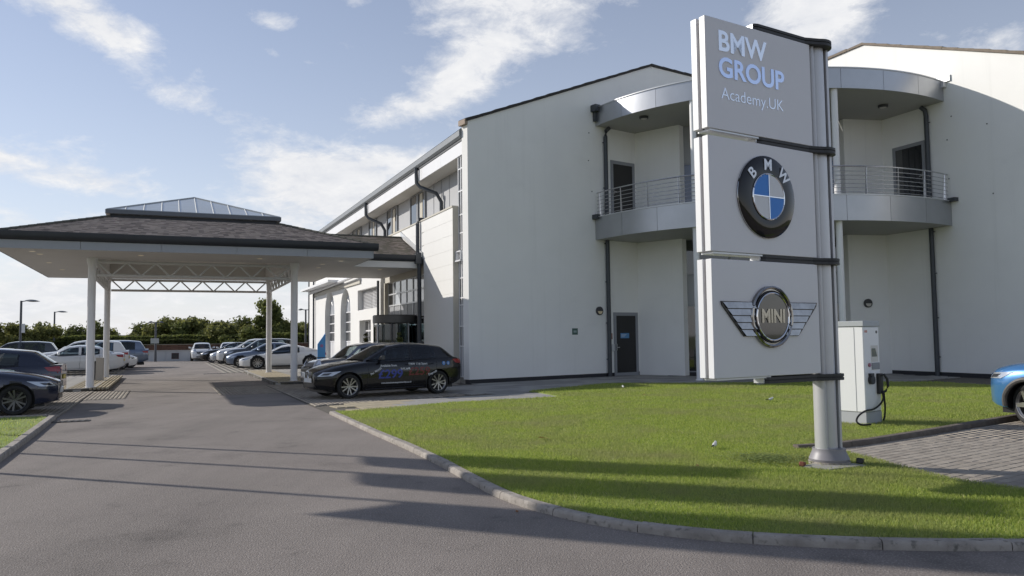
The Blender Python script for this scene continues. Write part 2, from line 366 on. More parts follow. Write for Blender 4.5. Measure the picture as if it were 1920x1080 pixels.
def single_pieces(name, cells, zt, zb, mats_, parent):
    """each piece its own object, alike pieces share one mesh (placed by location/rotation)"""
    cache = {}
    pl = wloc(parent)
    for c in cells:
        p = [Vector((x, y, 0)) for x, y in c]; lu = (p[1]-p[0]).length; lv = (p[3]-p[0]).length
        key = (round(lu, 2), round(lv, 2), random.randrange(len(mats_)))
        if key not in cache:
            b = MB(); x, y, e = lu/2, lv/2, min(0.006, lv*0.1)
            z = zt-zb
            b.add([(-x, -y, 0), (x, -y, 0), (x, y, 0), (-x, y, 0), (-x, -y, z-e*.6), (x, -y, z-e*.6), (x, y, z-e*.6), (-x, y, z-e*.6), (-x+e, -y+e, z), (x-e, -y+e, z), (x-e, y-e, z), (-x+e, y-e, z)],
                  [(0, 1, 5, 4), (1, 2, 6, 5), (2, 3, 7, 6), (3, 0, 4, 7), (4, 5, 9, 8), (5, 6, 10, 9), (6, 7, 11, 10), (7, 4, 8, 11), (8, 9, 10, 11)])
            me = bpy.data.meshes.new(name); me.from_pydata(b.v, [], b.f); me.materials.append(mats_[key[2]]); me.update(); cache[key] = me
        o = bpy.data.objects.new(name, cache[key]); COL.objects.link(o); o.parent = parent
        m = (p[0]+p[2])/2; d = p[1]-p[0]
        o.location = (m.x-pl.x, m.y-pl.y, zb-pl.z+random.gauss(0, 0.0012)); o.rotation_euler = (random.gauss(0, 0.0015), random.gauss(0, 0.0015), math.atan2(d.y, d.x))
def resample(pts, step):
    pts = [Vector((*p, 0)) for p in pts]; L = [0]
    for a, b_ in zip(pts, pts[1:]): L.append(L[-1]+(b_-a).length)
    n = max(1, round(L[-1]/step)); out = []
    for k in range(n+1):
        s = L[-1]*k/n; i = max(j for j in range(len(L)) if L[j] <= s+1e-9); i = min(i, len(pts)-2)
        f = (s-L[i])/(L[i+1]-L[i]); out.append(pts[i].lerp(pts[i+1], f))
    return out
def smooth_line(pts, it=3):
    for _ in range(it):
        q = [pts[0]]
        for a, b_ in zip(pts, pts[1:]): q += [(a[0]*.75+b_[0]*.25, a[1]*.75+b_[1]*.25), (a[0]*.25+b_[0]*.75, a[1]*.25+b_[1]*.75)]
        q.append(pts[-1]); pts = q
    return pts
def kerb(pts, side, zt=0.11, wd=0.13, step=0.915, m=None, zb=-0.02):
    """kerb stones along pts; their body lies to `side` (+1 left) of the line"""
    P = resample(pts, step); root = None; fine = resample(pts, 0.23); m = m or kerb_m
    L = len(P)-1; per = (len(fine)-1)/L
    def nrm(i):
        d = (fine[min(i+1, len(fine)-1)]-fine[max(i-1, 0)]).normalized(); return Vector((-d.y, d.x, 0))*side
    bb = MB()
    for i in range(len(fine)-1):
        a, b_ = fine[i], fine[i+1]; na, nb = nrm(i), nrm(i+1)
        bb.hexa([a+na*.02+V(0, 0, zb), b_+nb*.02+V(0, 0, zb), b_+nb*(wd-.02)+V(0, 0, zb), a+na*(wd-.02)+V(0, 0, zb), a+na*.02+V(0, 0, zt-.03), b_+nb*.02+V(0, 0, zt-.03), b_+nb*(wd-.02)+V(0, 0, zt-.03), a+na*(wd-.02)+V(0, 0, zt-.03)])
    root = bb.build('kerb', joint_m, kind='structure')
    for k in range(L):
        i0, i1 = round(k*per), round((k+1)*per); b_ = MB(); jz = random.gauss(0, 0.003); g = 0.004
        idx = list(range(i0, i1+1)); ring = []
        for q, i in enumerate(idx):
            p = fine[i].copy(); n_ = nrm(i); d = Vector((n_.y, -n_.x, 0))*side
            if q == 0: p = p+d*g
            if q == len(idx)-1: p = p-d*g
            c = 0.022
            ring.append([p+n_*h+V(0, 0, z+ (jz if z > 0 else 0)) for h, z in ((0, zb), (0, zt-c*1.3), (0.008, zt-c*.5), (c, zt), (wd-.004, zt), (wd, zt-.01), (wd, zb))])
        n = 7; vs = [v for r_ in ring for v in r_]; fs = []
        for i in range(len(ring)-1):
            for j in range(n): fs.append((i*n+j, i*n+(j+1) % n, (i+1)*n+(j+1) % n, (i+1)*n+j))
        fs += [tuple(range(n)), tuple(reversed(range((len(ring)-1)*n, len(ring)*n)))]
        b_.add(vs, fs); b_.build('kerb_stone', m, root, smooth=True)
    return root

# --- lawn on the right ---------------------------------------------------
road_edge = [(-3.95, 17.05), (-2.44, 13.50), (-1.62, 11.67), (-0.97, 10.1), (-0.57, 9.01), (-0.16, 7.93), (0.22, 7.30), (0.75, 6.70), (1.40, 6.27), (2.10, 6.04), (2.85, 5.89), (3.68, 5.84), (5.2, 5.95), (7.5, 6.3), (11, 7.0), (16, 8.2)]
road_edge = smooth_line(road_edge, 2)
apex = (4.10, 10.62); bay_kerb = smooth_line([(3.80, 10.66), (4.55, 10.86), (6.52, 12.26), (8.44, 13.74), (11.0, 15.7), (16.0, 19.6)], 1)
bay_near = [(4.30, 10.50), (4.44, 9.70), (4.52, 8.95), (4.62, 8.36), (4.97, 7.86), (5.7, 7.6), (8.0, 7.75), (12, 8.4), (16, 9.4)]
lawn_back = [(15.2, 21.0), (13.7, 22.3), (13.1, 24.55), (9.5, 25.3), (5.76, 25.55), (3.05, 25.9), (0.45, 22.75), (0.80, 22.0), (1.25, 20.5), (-1.45, 19.15), (-3.6, 17.05)]
off = [(x+0.10*0.9, y+0.095) for x, y in road_edge]
lawn_poly = off+list(reversed(bay_near))+[(4.02, 10.62)]+[(x-.06, y+.085) for x, y in bay_kerb[1:]]+[(16, 20.5)]+lawn_back
b = MB(); tr = tessellate_polygon([[Vector((x, y, 0)) for x, y in lawn_poly]]); n = len(lawn_poly)
b.add([(x, y, 0.052) for x, y in lawn_poly]+[(x, y, -0.02) for x, y in lawn_poly], [tuple(t) for t in tr]+[(i, (i+1) % n, (i+1) % n+n, i+n) for i in range(n)])
b.build('lawn', grass_base, kind='structure')
left_poly = [(-9.85, 16.62), (-9.64, 16.45), (-8.22, 13.4), (-7.02, 10.7), (-5.5, 7.2), (-4.2, 4.2), (-30, -6), (-30, 8.2), (-16, 15.0), (-12.0, 16.05)]
b = MB(); tr = tessellate_polygon([[Vector((x, y, 0)) for x, y in left_poly]]); n = len(left_poly)
b.add([(x, y, 0.072) for x, y in left_poly]+[(x, y, -0.02) for x, y in left_poly], [tuple(t) for t in tr]+[(i, (i+1) % n, (i+1) % n+n, i+n) for i in range(n)])
b.build('lawn', grass_base, kind='structure')
kerb(road_edge, +1, zt=0.066, wd=0.115)
kerb(bay_kerb, +1, zt=0.108, m=mat('shade_darkened_kerb', (0.17, 0.142, 0.115), 0.92, col2=(0.095, 0.078, 0.064), nscale=5, bump=.5, bscale=60))  # shade on the camera-facing side is put into this darker kerb colour
kerb([(-9.56, 16.62), (-8.10, 13.4), (-6.90, 10.71), (-5.36, 7.2), (-4.0, 4.0)], -1, zt=0.092)
kerb([(-9.80, 16.75), (-12.2, 15.95), (-16.0, 14.9)], +1, zt=0.10)
# flush edging between bay and near lawn
kerb(bay_near[1:], -1, zt=0.058, wd=0.06)

# --- car park paving on the right ------------------------------------------
cp_poly = [apex]+[(x, y) for x, y in bay_kerb[1:]]+[(16, 9.4)]+list(reversed(bay_near))
ppave = flat('car_park', cp_poly, 0.012, joint_m)
PF = Fr((4.10, 10.62, 0), (math.sin(R(55.5)), math.cos(R(55.5)), 0), (math.sin(R(145.5)), math.cos(R(145.5)), 0))
cells = grid_cells(PF, -1.0, 13, 0.0, 9.0, 0.20, 0.125, 0.007, lambda p: inside(p, cp_poly))
def vis_key(c): x, y = c[0]; return (math.hypot(x, y), )
def in_view(c):
    x, y = c[0]; return abs(x/y) < 0.66
vis = sorted([c for c in cells if in_view(c)], key=vis_key); single = vis[:300]; ids = set(id(c) for c in single)
rest = [c for c in cells if id(c) not in ids]
single_pieces('paver', single, 0.034, 0.0, paver_ms, ppave)
cell_box_mesh('pavers', rest, 0.034, 0.0, paver_ms, ppave, 'stuff')

# --- footpaths and bays -------------------------------------------------------
path_poly = [Wxy(-8.5, -6.3), Wxy(3.2, -6.3), Wxy(3.2, -0.3), (-1.7, 27.5), (16.9, 38), (30, 5), (16, 20.4), (13.0, 22.0), (13.0, 24), (4, 25.2), (1.5, 21.8), (1.5, 20.2), (-3.5, 16.8)]
fp = flat('footpath', path_poly, 0.006, joint_m)
SF = Fr((-4.0, 17.0, 0), (math.sin(R(60)), math.cos(R(60)), 0), (math.sin(R(-30)), math.cos(R(-30)), 0))
strip = [(-4.75, 18.75), (-3.98, 17.0), (-1.2, 18.9), (1.6, 20.2), (0.9, 22.3), (-1.2, 21.4), (-3.4, 20.1)]
c1 = grid_cells(SF, -1.2, 7, -1.2, 6, 0.9, 0.6, 0.012, lambda p: inside(p, strip) and (Vector((*p, 0))-F0).dot(B) > -5.85)
c_t = [c for c in c1 if c[0][0] < -2.9]; c_s = [c for c in c1 if c[0][0] >= -2.9]
single_pieces('slab', c_s, 0.030, 0.0, [slab_m], fp)
tt = []
for c in c_t:
    a, b_, c_, d = [Vector((*p, 0)) for p in c]
    for i in range(4):
        f0, f1 = i/4+.01, (i+1)/4-.01
        tt.append([a.lerp(b_, f0)[:2], a.lerp(b_, f1)[:2], d.lerp(c_, f1)[:2], d.lerp(c_, f0)[:2]])
single_pieces('tactile_slab', tt, 0.030, 0.0, [tact_m], fp)
GF = Fr(C0+GN*0.02, G, GN)
gp = [(-1.3, 27.0), (5.2, 31.6), (6.6, 30.3), (12.9, 29.8), (14.5, 30.0), (17, 24.5), (17, 20.5), (13.2, 22.0), (13.0, 24.3), (9, 25.2), (3.2, 25.4), (0.4, 22.6), (-1.0, 21.9), (-3.2, 24.4)]
c2 = grid_cells(GF, -4, 22, -3.0, 9.6, 0.9, 0.6, 0.012, lambda p: inside(p, gp) and not inside(p, lawn_poly))
single_pieces('slab', c2[:300], 0.028, 0.0, [slab_m, mat('dark_concrete_slab', (0.27, 0.26, 0.245), 0.9, col2=(0.23, 0.22, 0.21), nscale=3, bump=.3)], fp)
if len(c2) > 300: cell_box_mesh('slabs', c2[300:], 0.028, 0.0, [slab_m], fp, 'stuff')
BF = Fr(W(0, 0), A, B)
bayR = [Wxy(-7.4, -6.3), Wxy(3.15, -6.3), Wxy(3.15, -0.4), Wxy(-0.3, -0.4), (-3.1, 24.3), (-1.3, 21.9), (-3.35, 20.2), (-4.72, 18.9)]
bayr_o = flat('parking_bay', bayR, 0.012, joint_m)
cc = grid_cells(BF, -8, 3.15, -6.25, 0, 0.2, 0.105, 0.01, lambda p: inside(p, bayR))
cell_box_mesh('pavers', cc, 0.030, 0.0, paver_ms, bayr_o, 'stuff')
bandR = [Wxy(-1.0, -8.05), Wxy(3.2, -8.05), Wxy(3.2, -6.32), Wxy(-1.0, -6.32)]
bro = flat('paved_strip', bandR, 0.004, joint_m)
cell_box_mesh('pavers', grid_cells(BF, -1.0, 3.2, -8.05, -6.32, 0.2, 0.105, 0.01, lambda p: True), 0.010, 0.0, paver_ms, bro, 'stuff')
bandL = [Wxy(-0.9, -12.0), Wxy(3.2, -12.0), Wxy(3.2, -10.6), Wxy(-0.9, -10.6)]
blo = flat('paved_strip', bandL, 0.004, joint_m)
cell_box_mesh('pavers', grid_cells(BF, -0.9, 3.1, -11.6, -10.6, 0.2, 0.105, 0.01, lambda p: True), 0.010, 0.0, paver_ms, blo, 'stuff')
bayL = [Wxy(-7.0, -11.62), Wxy(3.15, -11.62), Wxy(3.15, -18), Wxy(-7.4, -18)]
bayl_o = flat('parking_bay', bayL, 0.012, joint_m)
cell_box_mesh('pavers', grid_cells(BF, -6.5, 3.15, -17.5, -11.62, 0.2, 0.105, 0.01, lambda p: not inside(p, left_poly)), 0.026, 0.0, paver_ms, bayl_o, 'stuff')
# far bays, both sides of the drive
far_m = mat('far_pavers', (0.30, 0.275, 0.24), 0.92, col2=(0.25, 0.23, 0.20), nscale=2)
for (o0, o1, t0, t1) in ((-6.9, 3.0, 15.6, 36), (-20, -11.6, 13.9, 36)):
    fo = flat('parking_bay', [Wxy(t0, o0), Wxy(t1, o0), Wxy(t1, o1), Wxy(t0, o1)], 0.004, joint_m)
    cell_box_mesh('pavers', grid_cells(BF, t0, t1, o0, o1, 0.6, 0.3, 0.02, lambda p: True), 0.012, 0.0, [far_m], fo, 'stuff')

# --- kerbed islands under the canopy ---------------------------------------------
def island(t0, t1, oroad, oback, sgn):
    """oroad = road-side edge; body runs towards oback"""
    b = MB(); ch = 0.35
    poly = [Wxy(t0, oback), Wxy(t0, oroad+sgn*ch), Wxy(t0+ch, oroad), Wxy(t1-ch, oroad), Wxy(t1, oroad+sgn*ch), Wxy(t1, oback)]
    b.slab(poly, -0.02, 0.108); root = b.build('traffic_island', joint_m, kind='structure')
    line = [Wxy(t0, oback), Wxy(t0, oroad+sgn*ch), Wxy(t0+ch, oroad), Wxy(t1-ch, oroad), Wxy(t1, oroad+sgn*ch), Wxy(t1, oback)]
    line = [(p[0], p[1]) for p in line]
    kerb(line, +1 if sgn < 0 else -1, zt=0.115, m=slab_m)
    lo, hi = sorted((oroad+sgn*0.14, oback))
    cs = grid_cells(BF, t0+.14, t1-.14, lo, hi, 0.6, 0.6, 0.012, lambda p: True, bond=False)
    def otd(c): p = Vector((*c[0], 0))-F0; return abs(p.dot(B)-oroad)
    tac = [c for c in cs if otd(c) < 1.1]; norm = [c for c in cs if otd(c) >= 1.1]
    single_pieces('slab', norm[:160], 0.118, 0.06, [slab_m], root)
    if norm[160:]: cell_box_mesh('slabs', norm[160:], 0.118, 0.06, [slab_m], root, 'stuff')
    rib = []
    for c in tac:
        a, b_, c_, d = [Vector((*p, 0)) for p in c]
        for i in range(5):
            f0, f1 = i/5+.02, (i+1)/5-.06
            rib.append([a.lerp(d, f0)[:2], b_.lerp(c_, f0)[:2], b_.lerp(c_, f1)[:2], a.lerp(d, f1)[:2]])
    cell_box_mesh('tactile_ribs', rib, 0.118, 0.06, [tact_m], root, 'stuff')
    return root
island(3.2, 13.6, -11.6, -16.6, -1)
island(3.2, 15.4, -6.0, -0.3, +1)
# drain gully grates beside the left kerb
for (x, y, l) in ((-9.05, 16.1, 0.85), (-14.5, 38.5, 1.0)):
    th = thing('drain_grate', 'black slotted drain grate in the road by the left kerb' if y < 20 else 'dark drain grate far up the drive', 'drain', (x, y, 0))
    Fg = Fr((x, y, 0), (-B), A); b = MB(); b.fbox(Fg, -l/2, l/2, 0.002, 0.012, -.15, .15); b.build('frame', blackpl, th)
    for k in range(7): b = MB(); b.fbox(Fg, -l/2+.05+k*l/7, -l/2+.05+k*l/7+.05, 0.012, 0.02, -.12, .12); b.build('bar', mat('cast_iron', (.05, .048, .045), .6), th)
#EOF2

# ================================================================== OFFICE BUILDING
bld = thing('office_building', 'white rendered office building with curved corner balcony and low pitched roofs', 'building', (0, 0, 0))
# --- left gable
b = MB(); b.prism(LG, [(0, .16), (0, 9.14), (9.13, 12.84), (16.2, 12.92), (16.2, .16)], -0.37, 0.0); b.build('wall', render_w, bld, label='left gable wall in shade')
b = MB(); b.fbox(LG, 0.02, 8.1, 0.0, .16, -0.3, -0.03); b.build('plinth', plinth_m, bld)
# --- right gable
b = MB(); b.prism(RG, [(8.95, .16), (8.95, 13.1), (2.8, 13.08), (-7.6, 8.95), (-7.6, .16)], -0.37, 0.0); b.build('wall', render_w, bld, label='right gable wall, sunlit above the arc of shade')
b = MB(); b.fbox(RG, -7.6, 2.2, 0.0, .16, -0.3, -0.03); b.build('plinth', plinth_m, bld)
# verge tiles
vt = mat('verge_tile', (0.045, 0.04, 0.038), 0.8, noise_amt=0.3, nscale=6); vt2 = mat('clay_verge_tile', (0.23, 0.19, 0.15), 0.85, noise_amt=0.3, nscale=6)
def verge(F, p, q, m, step=0.62):
    p = Vector((*p, 0)); q = Vector((*q, 0)); L = (q-p).length; n = int(L/step); d = (q-p)/L; ang = Vector((-d.y, d.x, 0))
    if ang.y < 0: ang = -ang
    for i in range(n):
        a = p+d*(L*i/n); c = p+d*(L*(i+1)/n+0.03); r = random.uniform(.0, .012); b = MB()
        h0, h1 = -0.01, 0.085+r
        P = [(a+ang*h0), (c+ang*h0), (c+ang*(h1-.02)), (a+ang*h1)]
        b.prism(F, [(v.x, v.y) for v in P], -0.42, 0.06+r); b.build('verge_tile', m, bld)
verge(LG, (-.05, 9.14), (9.13, 12.86), vt); verge(LG, (9.13, 12.86), (12.5, 12.9), vt)
verge(RG, (-7.6, 8.96), (2.8, 13.10), vt2); verge(RG, (2.8, 13.10), (5.2, 13.11), vt2)
b = MB(); b.fbox(LG, -0.12, 0.0, 9.02, 9.2, -0.4, 0.03); b.build('gable_stop', mat('clay_stop', (0.42, 0.33, 0.26), .8, noise_amt=.4, nscale=20), bld)
# main roofs
rf_m = mat('grey_slate_roof', (0.10, 0.10, 0.105), 0.8, noise_amt=0.3, nscale=1)
b = MB()
rA = [W(0.0, -.1, 8.97), W(31.2, -.1, 8.97), W(31.2, 8.9, 12.8), W(1.5, 8.9, 12.8)]
b.quad(*rA); b.quad(rA[3], rA[2], W(31.2, 18, 9.0), W(5.3, 18, 9.0)); b.quad(W(31.2, -.3, 8.97), W(31.2, 18, 9.0), W(31.2, 18, 0), W(31.2, -.3, 0))
b.build('roof', rf_m, bld, recalc=False)
b = MB(); e = B*14
p = [RG(-7.6, 8.9, -.37), RG(2.8, 13.0, -.37), RG(8.9, 13.0, -.37)]
b.quad(p[0], p[1], p[1]+e, p[0]+e); b.quad(p[1], p[2], p[2]+e, p[1]+e); b.quad(RG(-7.6, 0, -.37), p[0], p[0]+e, RG(-7.6, 0, -.37)+e)
b.build('roof', rf_m, bld, recalc=False)
# --- recessed corner: two projecting walls and the glazed bay
for (p, q, nm) in ((IL, EL_, 'left'), (ER, IR, 'right')):
    Fp, L = seg_frame(p, q); b = MB(); b.fbox(Fp, -.02 if nm == 'left' else 0, L+(.02 if nm == 'right' else 0), 0.03, 9.9, -.35, 0); b.build('wall', render_w, bld, label=f'{nm} wall of the recessed corner under the balcony')
    b = MB(); b.fbox(Fp, 0.0, L, 0.0, .03, -.3, -.02); b.build('plinth', plinth_m, bld)
BW, BL = seg_frame(EL_, ER); 
BAY = Fr(EL_-BW.w*0.35, BW.u, BW.w)
def glaz(F, us, zs, depth, name_m, parent, fr=0.05, fm=None, pane_for=None, frname='window', wf=0.06):
    """grid window: us, zs = grid lines. one frame mesh + panes as children"""
    b = MB(); fm = fm or white_p
    for u in us: b.fbox(F, u-fr/2, u+fr/2, zs[0], zs[-1], depth, depth+wf)
    for i, z in enumerate(zs):
        for a, c in zip(us, us[1:]): b.fbox(F, a+fr/2, c-fr/2, z-fr/2 if i else z, z+fr/2 if i < len(zs)-1 else z, depth+.002, depth+wf-.002)
    w = b.build(frname, fm, parent)
    for i, (a, c) in enumerate(zip(us, us[1:])):
        for j, (z0, z1) in enumerate(zip(zs, zs[1:])):
            m = pane_for(i, j) if pane_for else name_m
            if m is None: continue
            g = MB(); g.fbox(F, a+fr/2, c-fr/2, z0+fr/2, z1-fr/2, depth+.01, depth+.025); g.build('pane', m, w)
    return w
us = [0.0, 0.62]+[0.62+(BL-1.24)*k/4 for k in (1, 2, 3)]+[BL-0.62, BL]
panel_g = mat('grey_spandrel', (0.33, 0.34, 0.36), 0.5)
glaz(BAY, us, [0.15, 2.75, 3.95, 5.35], -0.05, glassd, bld, fm=frame_g, pane_for=lambda i, j: panel_g if j == 1 else glassd, fr=0.07)
glaz(BAY, us, [6.2, 8.35, 9.9], -0.05, glassb, bld, fm=frame_g, pane_for=lambda i, j: panel_g if j == 1 else glassb, fr=0.07)
b = MB(); b.fbox(BAY, 0, BL, 0.0, 0.15, -.2, 0.02); b.build('plinth', plinth_m, bld)
b = MB(); b.fbox(BAY, 0, BL, 0.0, 9.9, -.3, -.12); b.build('wall', cabin, bld, label='dark interior behind the corner glazing')
# --- curved roof, balcony slab, fascias
CC = Vector((10.57, 34.10, 0)); 
def arc_slab(R_, z0, z1, aL, aR, n=72):
    pts = [(CC.x+R_*math.sin(a), CC.y+R_*math.cos(a)) for a in [aL+(aR-aL)*k/n for k in range(n+1)]]; return pts
def ang(p, c=CC): return math.atan2(p[0]-c.x, p[1]-c.y) % (2*math.pi)
def hit(F, R_, lo, hi):
    best = None
    for k in range(4000):
        u = lo+(hi-lo)*k/4000; p = F(u, 0, 0.0)
        d = abs((p-CC).length-R_)
        if best is None or d < best[0]: best = (d, u, p)
    return best[1], best[2]
def curved(R_, z0, z1, fas_m, sof_m, name, npan):
    uL, pL = hit(LG, R_, 3, 8); uR, pR = hit(RG, R_, -3, 2); aL, aR = ang(pL), ang(pR)
    if aR > aL: aL, aR = aR, aL
    a0, a1 = ang(pL), ang(pR)
    arc = arc_slab(R_-.03, z0, z1, a0, a1)
    back = [tuple(RG(uR, 0, -.1)[:2]), tuple(IR[:2]), tuple(ER[:2]), tuple((ER-BW.w*.3)[:2]), tuple((EL_-BW.w*.3)[:2]), tuple(EL_[:2]), tuple(IL[:2]), tuple(LG(uL, 0, -.1)[:2])]
    poly = arc+back; b = MB(); tr = tessellate_polygon([[Vector((x, y, 0)) for x, y in poly]]); n = len(poly)
    b.add([(x, y, z1-.03) for x, y in poly]+[(x, y, z0+.012) for x, y in poly], [tuple(t) for t in tr]+[tuple(i+n for i in reversed(t)) for t in tr]+[(i, (i+1) % n, (i+1) % n+n, i+n) for i in range(n)])
    slab = b.build(name, sof_m, bld)
    for k in range(npan):
        b = MB(); s0 = a0+(a1-a0)*k/npan; s1 = a0+(a1-a0)*(k+1)/npan; g = 0.006/R_*(1 if a1 > a0 else -1); s0 += g; s1 -= g; m = 8
        ps = [s0+(s1-s0)*i/m for i in range(m+1)]
        o_ = [(CC.x+R_*math.sin(a), CC.y+R_*math.cos(a)) for a in ps]; i_ = [(CC.x+(R_-.028)*math.sin(a), CC.y+(R_-.028)*math.cos(a)) for a in ps]
        b.slab(o_+list(reversed(i_)), z0, z1); b.build('fascia_panel', fas_m, slab, smooth=True)
    # coping strip along the top edge
    b = MB(); m = 72; ps = [a0+(a1-a0)*i/m for i in range(m+1)]
    o_ = [(CC.x+(R_+.03)*math.sin(a), CC.y+(R_+.03)*math.cos(a)) for a in ps]; i_ = [(CC.x+(R_-.12)*math.sin(a), CC.y+(R_-.12)*math.cos(a)) for a in ps]
    b.slab(o_+list(reversed(i_)), z1+.002, z1+.035); b.build('coping', alu_l, slab, smooth=True)
    return a0, a1, slab, uL, uR
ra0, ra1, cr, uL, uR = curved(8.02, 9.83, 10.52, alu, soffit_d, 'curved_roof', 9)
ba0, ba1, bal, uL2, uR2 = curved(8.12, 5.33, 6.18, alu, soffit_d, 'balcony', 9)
b = MB(); b.fbox(LG, uL-.24, uL+.02, 10.36, 10.62, 0.0, .3); b.fbox(LG, uL-.14, uL-.02, 10.0, 10.36, 0.02, .16); b.build('rain_hopper', dkgrey, bld)
b = MB(); b.fbox(RG, uR-.3, uR+.45, 10.50, 10.72, 0.0, .06); b.fbox(RG, uR-.14, uR-.0, 10.3, 10.50, 0.02, .18); b.build('rain_hopper', alu_l, bld)  # same kind of hopper as the left; sunlight put into its paler metal
b = MB(); b.fbox(LG, uL2-.16, uL2+.02, 6.12, 6.3, 0, .28); b.build('rain_hopper', dkgrey, bld)
b = MB(); b.fbox(RG, uR2-.28, uR2, 6.17, 6.3, 0, .2); b.build('rain_hopper', dkgrey, bld)
# railing
rz = [6.30+k*.141 for k in range(6)]+[7.17]
rr_ = 8.02; m = 64; ps = [ba0+(ba1-ba0)*(i/m) for i in range(m+1)]; ps = ps[0:]
for i, z in enumerate(rz):
    b = MB(); b.tube([(CC.x+rr_*math.sin(a), CC.y+rr_*math.cos(a), z) for a in ps], 0.024 if i == 6 else 0.011, 8); b.build('rail', steel, bal, smooth=True)
nb = 11
for k in range(nb+1):
    a = ba0+(ba1-ba0)*(0.012+0.976*k/nb); p = Vector((CC.x+rr_*math.sin(a), CC.y+rr_*math.cos(a), 0)); r_ = (p-CC).normalized(); r_.z = 0; tdir = Vector((-r_.y, r_.x, 0))
    Fb = Fr(p, tdir, r_); b = MB()
    b.prism(Fr(p, r_, tdir), [(-.085, 6.18), (0.0, 6.18), (0.01, 7.15), (-.02, 7.15)], -.008, .008)
    b.build('baluster', steel, bal)
# columns
for (x, y) in ((6.44, 27.38), (10.98, 26.27)):
    for (z0, z1) in ((0.03, 5.34), (6.2, 9.84)):
        b = MB(); b.lathe([(0, z0), (.145, z0), (.145, z0+.03), (.108, z0+.035), (.108, z1), (0, z1)], (x, y, 0), n=20); b.build('column', white_p, bld, smooth=True)
# round soffit lamps and wall lamps
lamp_d = mat('dark_lamp_body', (0.05, 0.05, 0.055), 0.5); diff = mat('lamp_diffuser', (0.55, 0.52, 0.46), 0.4); diffw = mat('cream_lamp_diffuser', (0.75, 0.62, 0.40), 0.4)
for (x, y) in ((5.05, 29.3), (13.55, 28.2)):
    b = MB(); b.lathe([(0, 9.74), (.15, 9.74), (.17, 9.76), (.17, 9.83), (0, 9.83)], (x, y, 0), n=20); l = b.build('soffit_lamp', lamp_d, bld, smooth=True)
    b = MB(); b.lathe([(0, 9.725), (.10, 9.73), (.13, 9.742), (0, 9.745)], (x, y, 0), n=20); b.build('diffuser', diff, l, smooth=True)
def disc_pts(u, z, r, n=28, a0=0, a1=2*math.pi): return [(u+r*math.cos(a0+(a1-a0)*k/n), z+r*math.sin(a0+(a1-a0)*k/n)) for k in range(n)]
FR2, LR2 = seg_frame(ER, IR)
for F, u, z, m_ in ((LG, 5.97, 2.57, diffw), (FR2, LR2-.0-0.9, 2.72, diff)):
    b = MB(); b.prism(F, disc_pts(u, z, .165), 0, .07); l = b.build('wall_lamp', lamp_d, bld)
    half = [(u+.115*math.cos(a), z-.01+.115*math.sin(a)) for a in [math.pi+math.pi*k/14 for k in range(15)]]
    b = MB(); b.prism(F, half, .07, .082); b.build('diffuser', m_, l)
# doors
def door(F, u0, u1, z0, z1, sticker=False, handle=True, lit=False):
    b = MB(); fr = .13; w = .03
    b.fbox(F, u0, u0+fr, z0, z1, 0.0, w); b.fbox(F, u1-fr, u1, z0, z1, 0.0, w); b.fbox(F, u0+fr, u1-fr, z1-fr, z1, 0.0, w-.002); b.fbox(F, u0+fr, u1-fr, z0, z0+.12, 0.0, w-.002)
    d = b.build('door', frame_g, bld)
    b = MB(); b.fbox(F, u0+fr, u1-fr, z0+.12, z1-fr, 0.002, .014); b.build('door_panel', glassd if lit else dark_panel, d)
    b = MB(); b.fbox(F, u0+fr-.05, u0+fr-.02, z0+1.0, z0+1.25, w, w+.05); b.fbox(F, u0+fr-.05, u0+fr+.1, z0+1.1, z0+1.13, w+.05, w+.07); b.build('handle', steel, d)
    if sticker:
        b = MB(); b.fbox(F, (u0+u1)/2-.30, (u0+u1)/2+.16, 1.50, 1.70, .014, .018); s = b.build('notice', mat('blue_notice', (0.10, 0.26, 0.50), .5), d)
        for k in range(3): b = MB(); b.fbox(F, (u0+u1)/2-.27, (u0+u1)/2+.02-.05*k, 1.64-.045*k, 1.655-.045*k, .018, .020); b.build('print', mat('notice_print', (.6, .68, .72), .6), d)
    return d
door(LG, 6.72, 8.03, 0.03, 2.52, sticker=True)
door(LG, 6.72, 8.03, 6.2, 8.58)
door(RG, .22, 1.62, 6.2, 8.62, lit=True)
b = MB(); b.fbox(LG, 4.60, 4.87, 1.66, 1.90, 0, .012); b.build('wall_plaque', mat('green_plaque', (0.07, 0.13, 0.11), .5), bld)
b = MB(); b.fbox(LG, 4.66, 4.81, 1.74, 1.82, .012, .014); b.build('plaque_print', mat('plaque_print', (.30, .38, .36), .5), bld)
b = MB(); b.fbox(LG, 6.50, 6.64, 1.47, 1.70, 0, .02); b.build('call_point', mat('red_brown_notice', (0.36, 0.20, 0.15), .6), bld)
b = MB(); b.fbox(LG, 6.54, 6.68, 1.0, 1.28, 0, .09); b.build('entry_phone', alu_l, bld, bevel=.008)
# downpipes of the gables
def pipe(pts, r, m=dkgrey, name='downpipe', clips=()):
    b = MB(); b.tube(pts, r, 10); o = b.build(name, m, bld, smooth=True)
    for (p, d) in clips: c = MB(); c.tube([p, p+d], .018, 6); c.build('bracket', m, o)
    return o
for F, u in ((LG, 6.40), (RG, .05)):
    s = -1 if F is LG else -1
    pipe([F(u, .02, .1), F(u, 5.36, .1)], .082, clips=[(F(u, z, .08), F.u*(-.14)) for z in (.7, 2.1, 3.7, 5.2)])
    pipe([F(u, 6.2, .1), F(u, 9.45, .1), F(u+.02, 9.68, .12), F(u+.12, 9.82, .22)], .082, clips=[(F(u, z, .08), F.u*(-.14)) for z in (7.4, 9.2)])
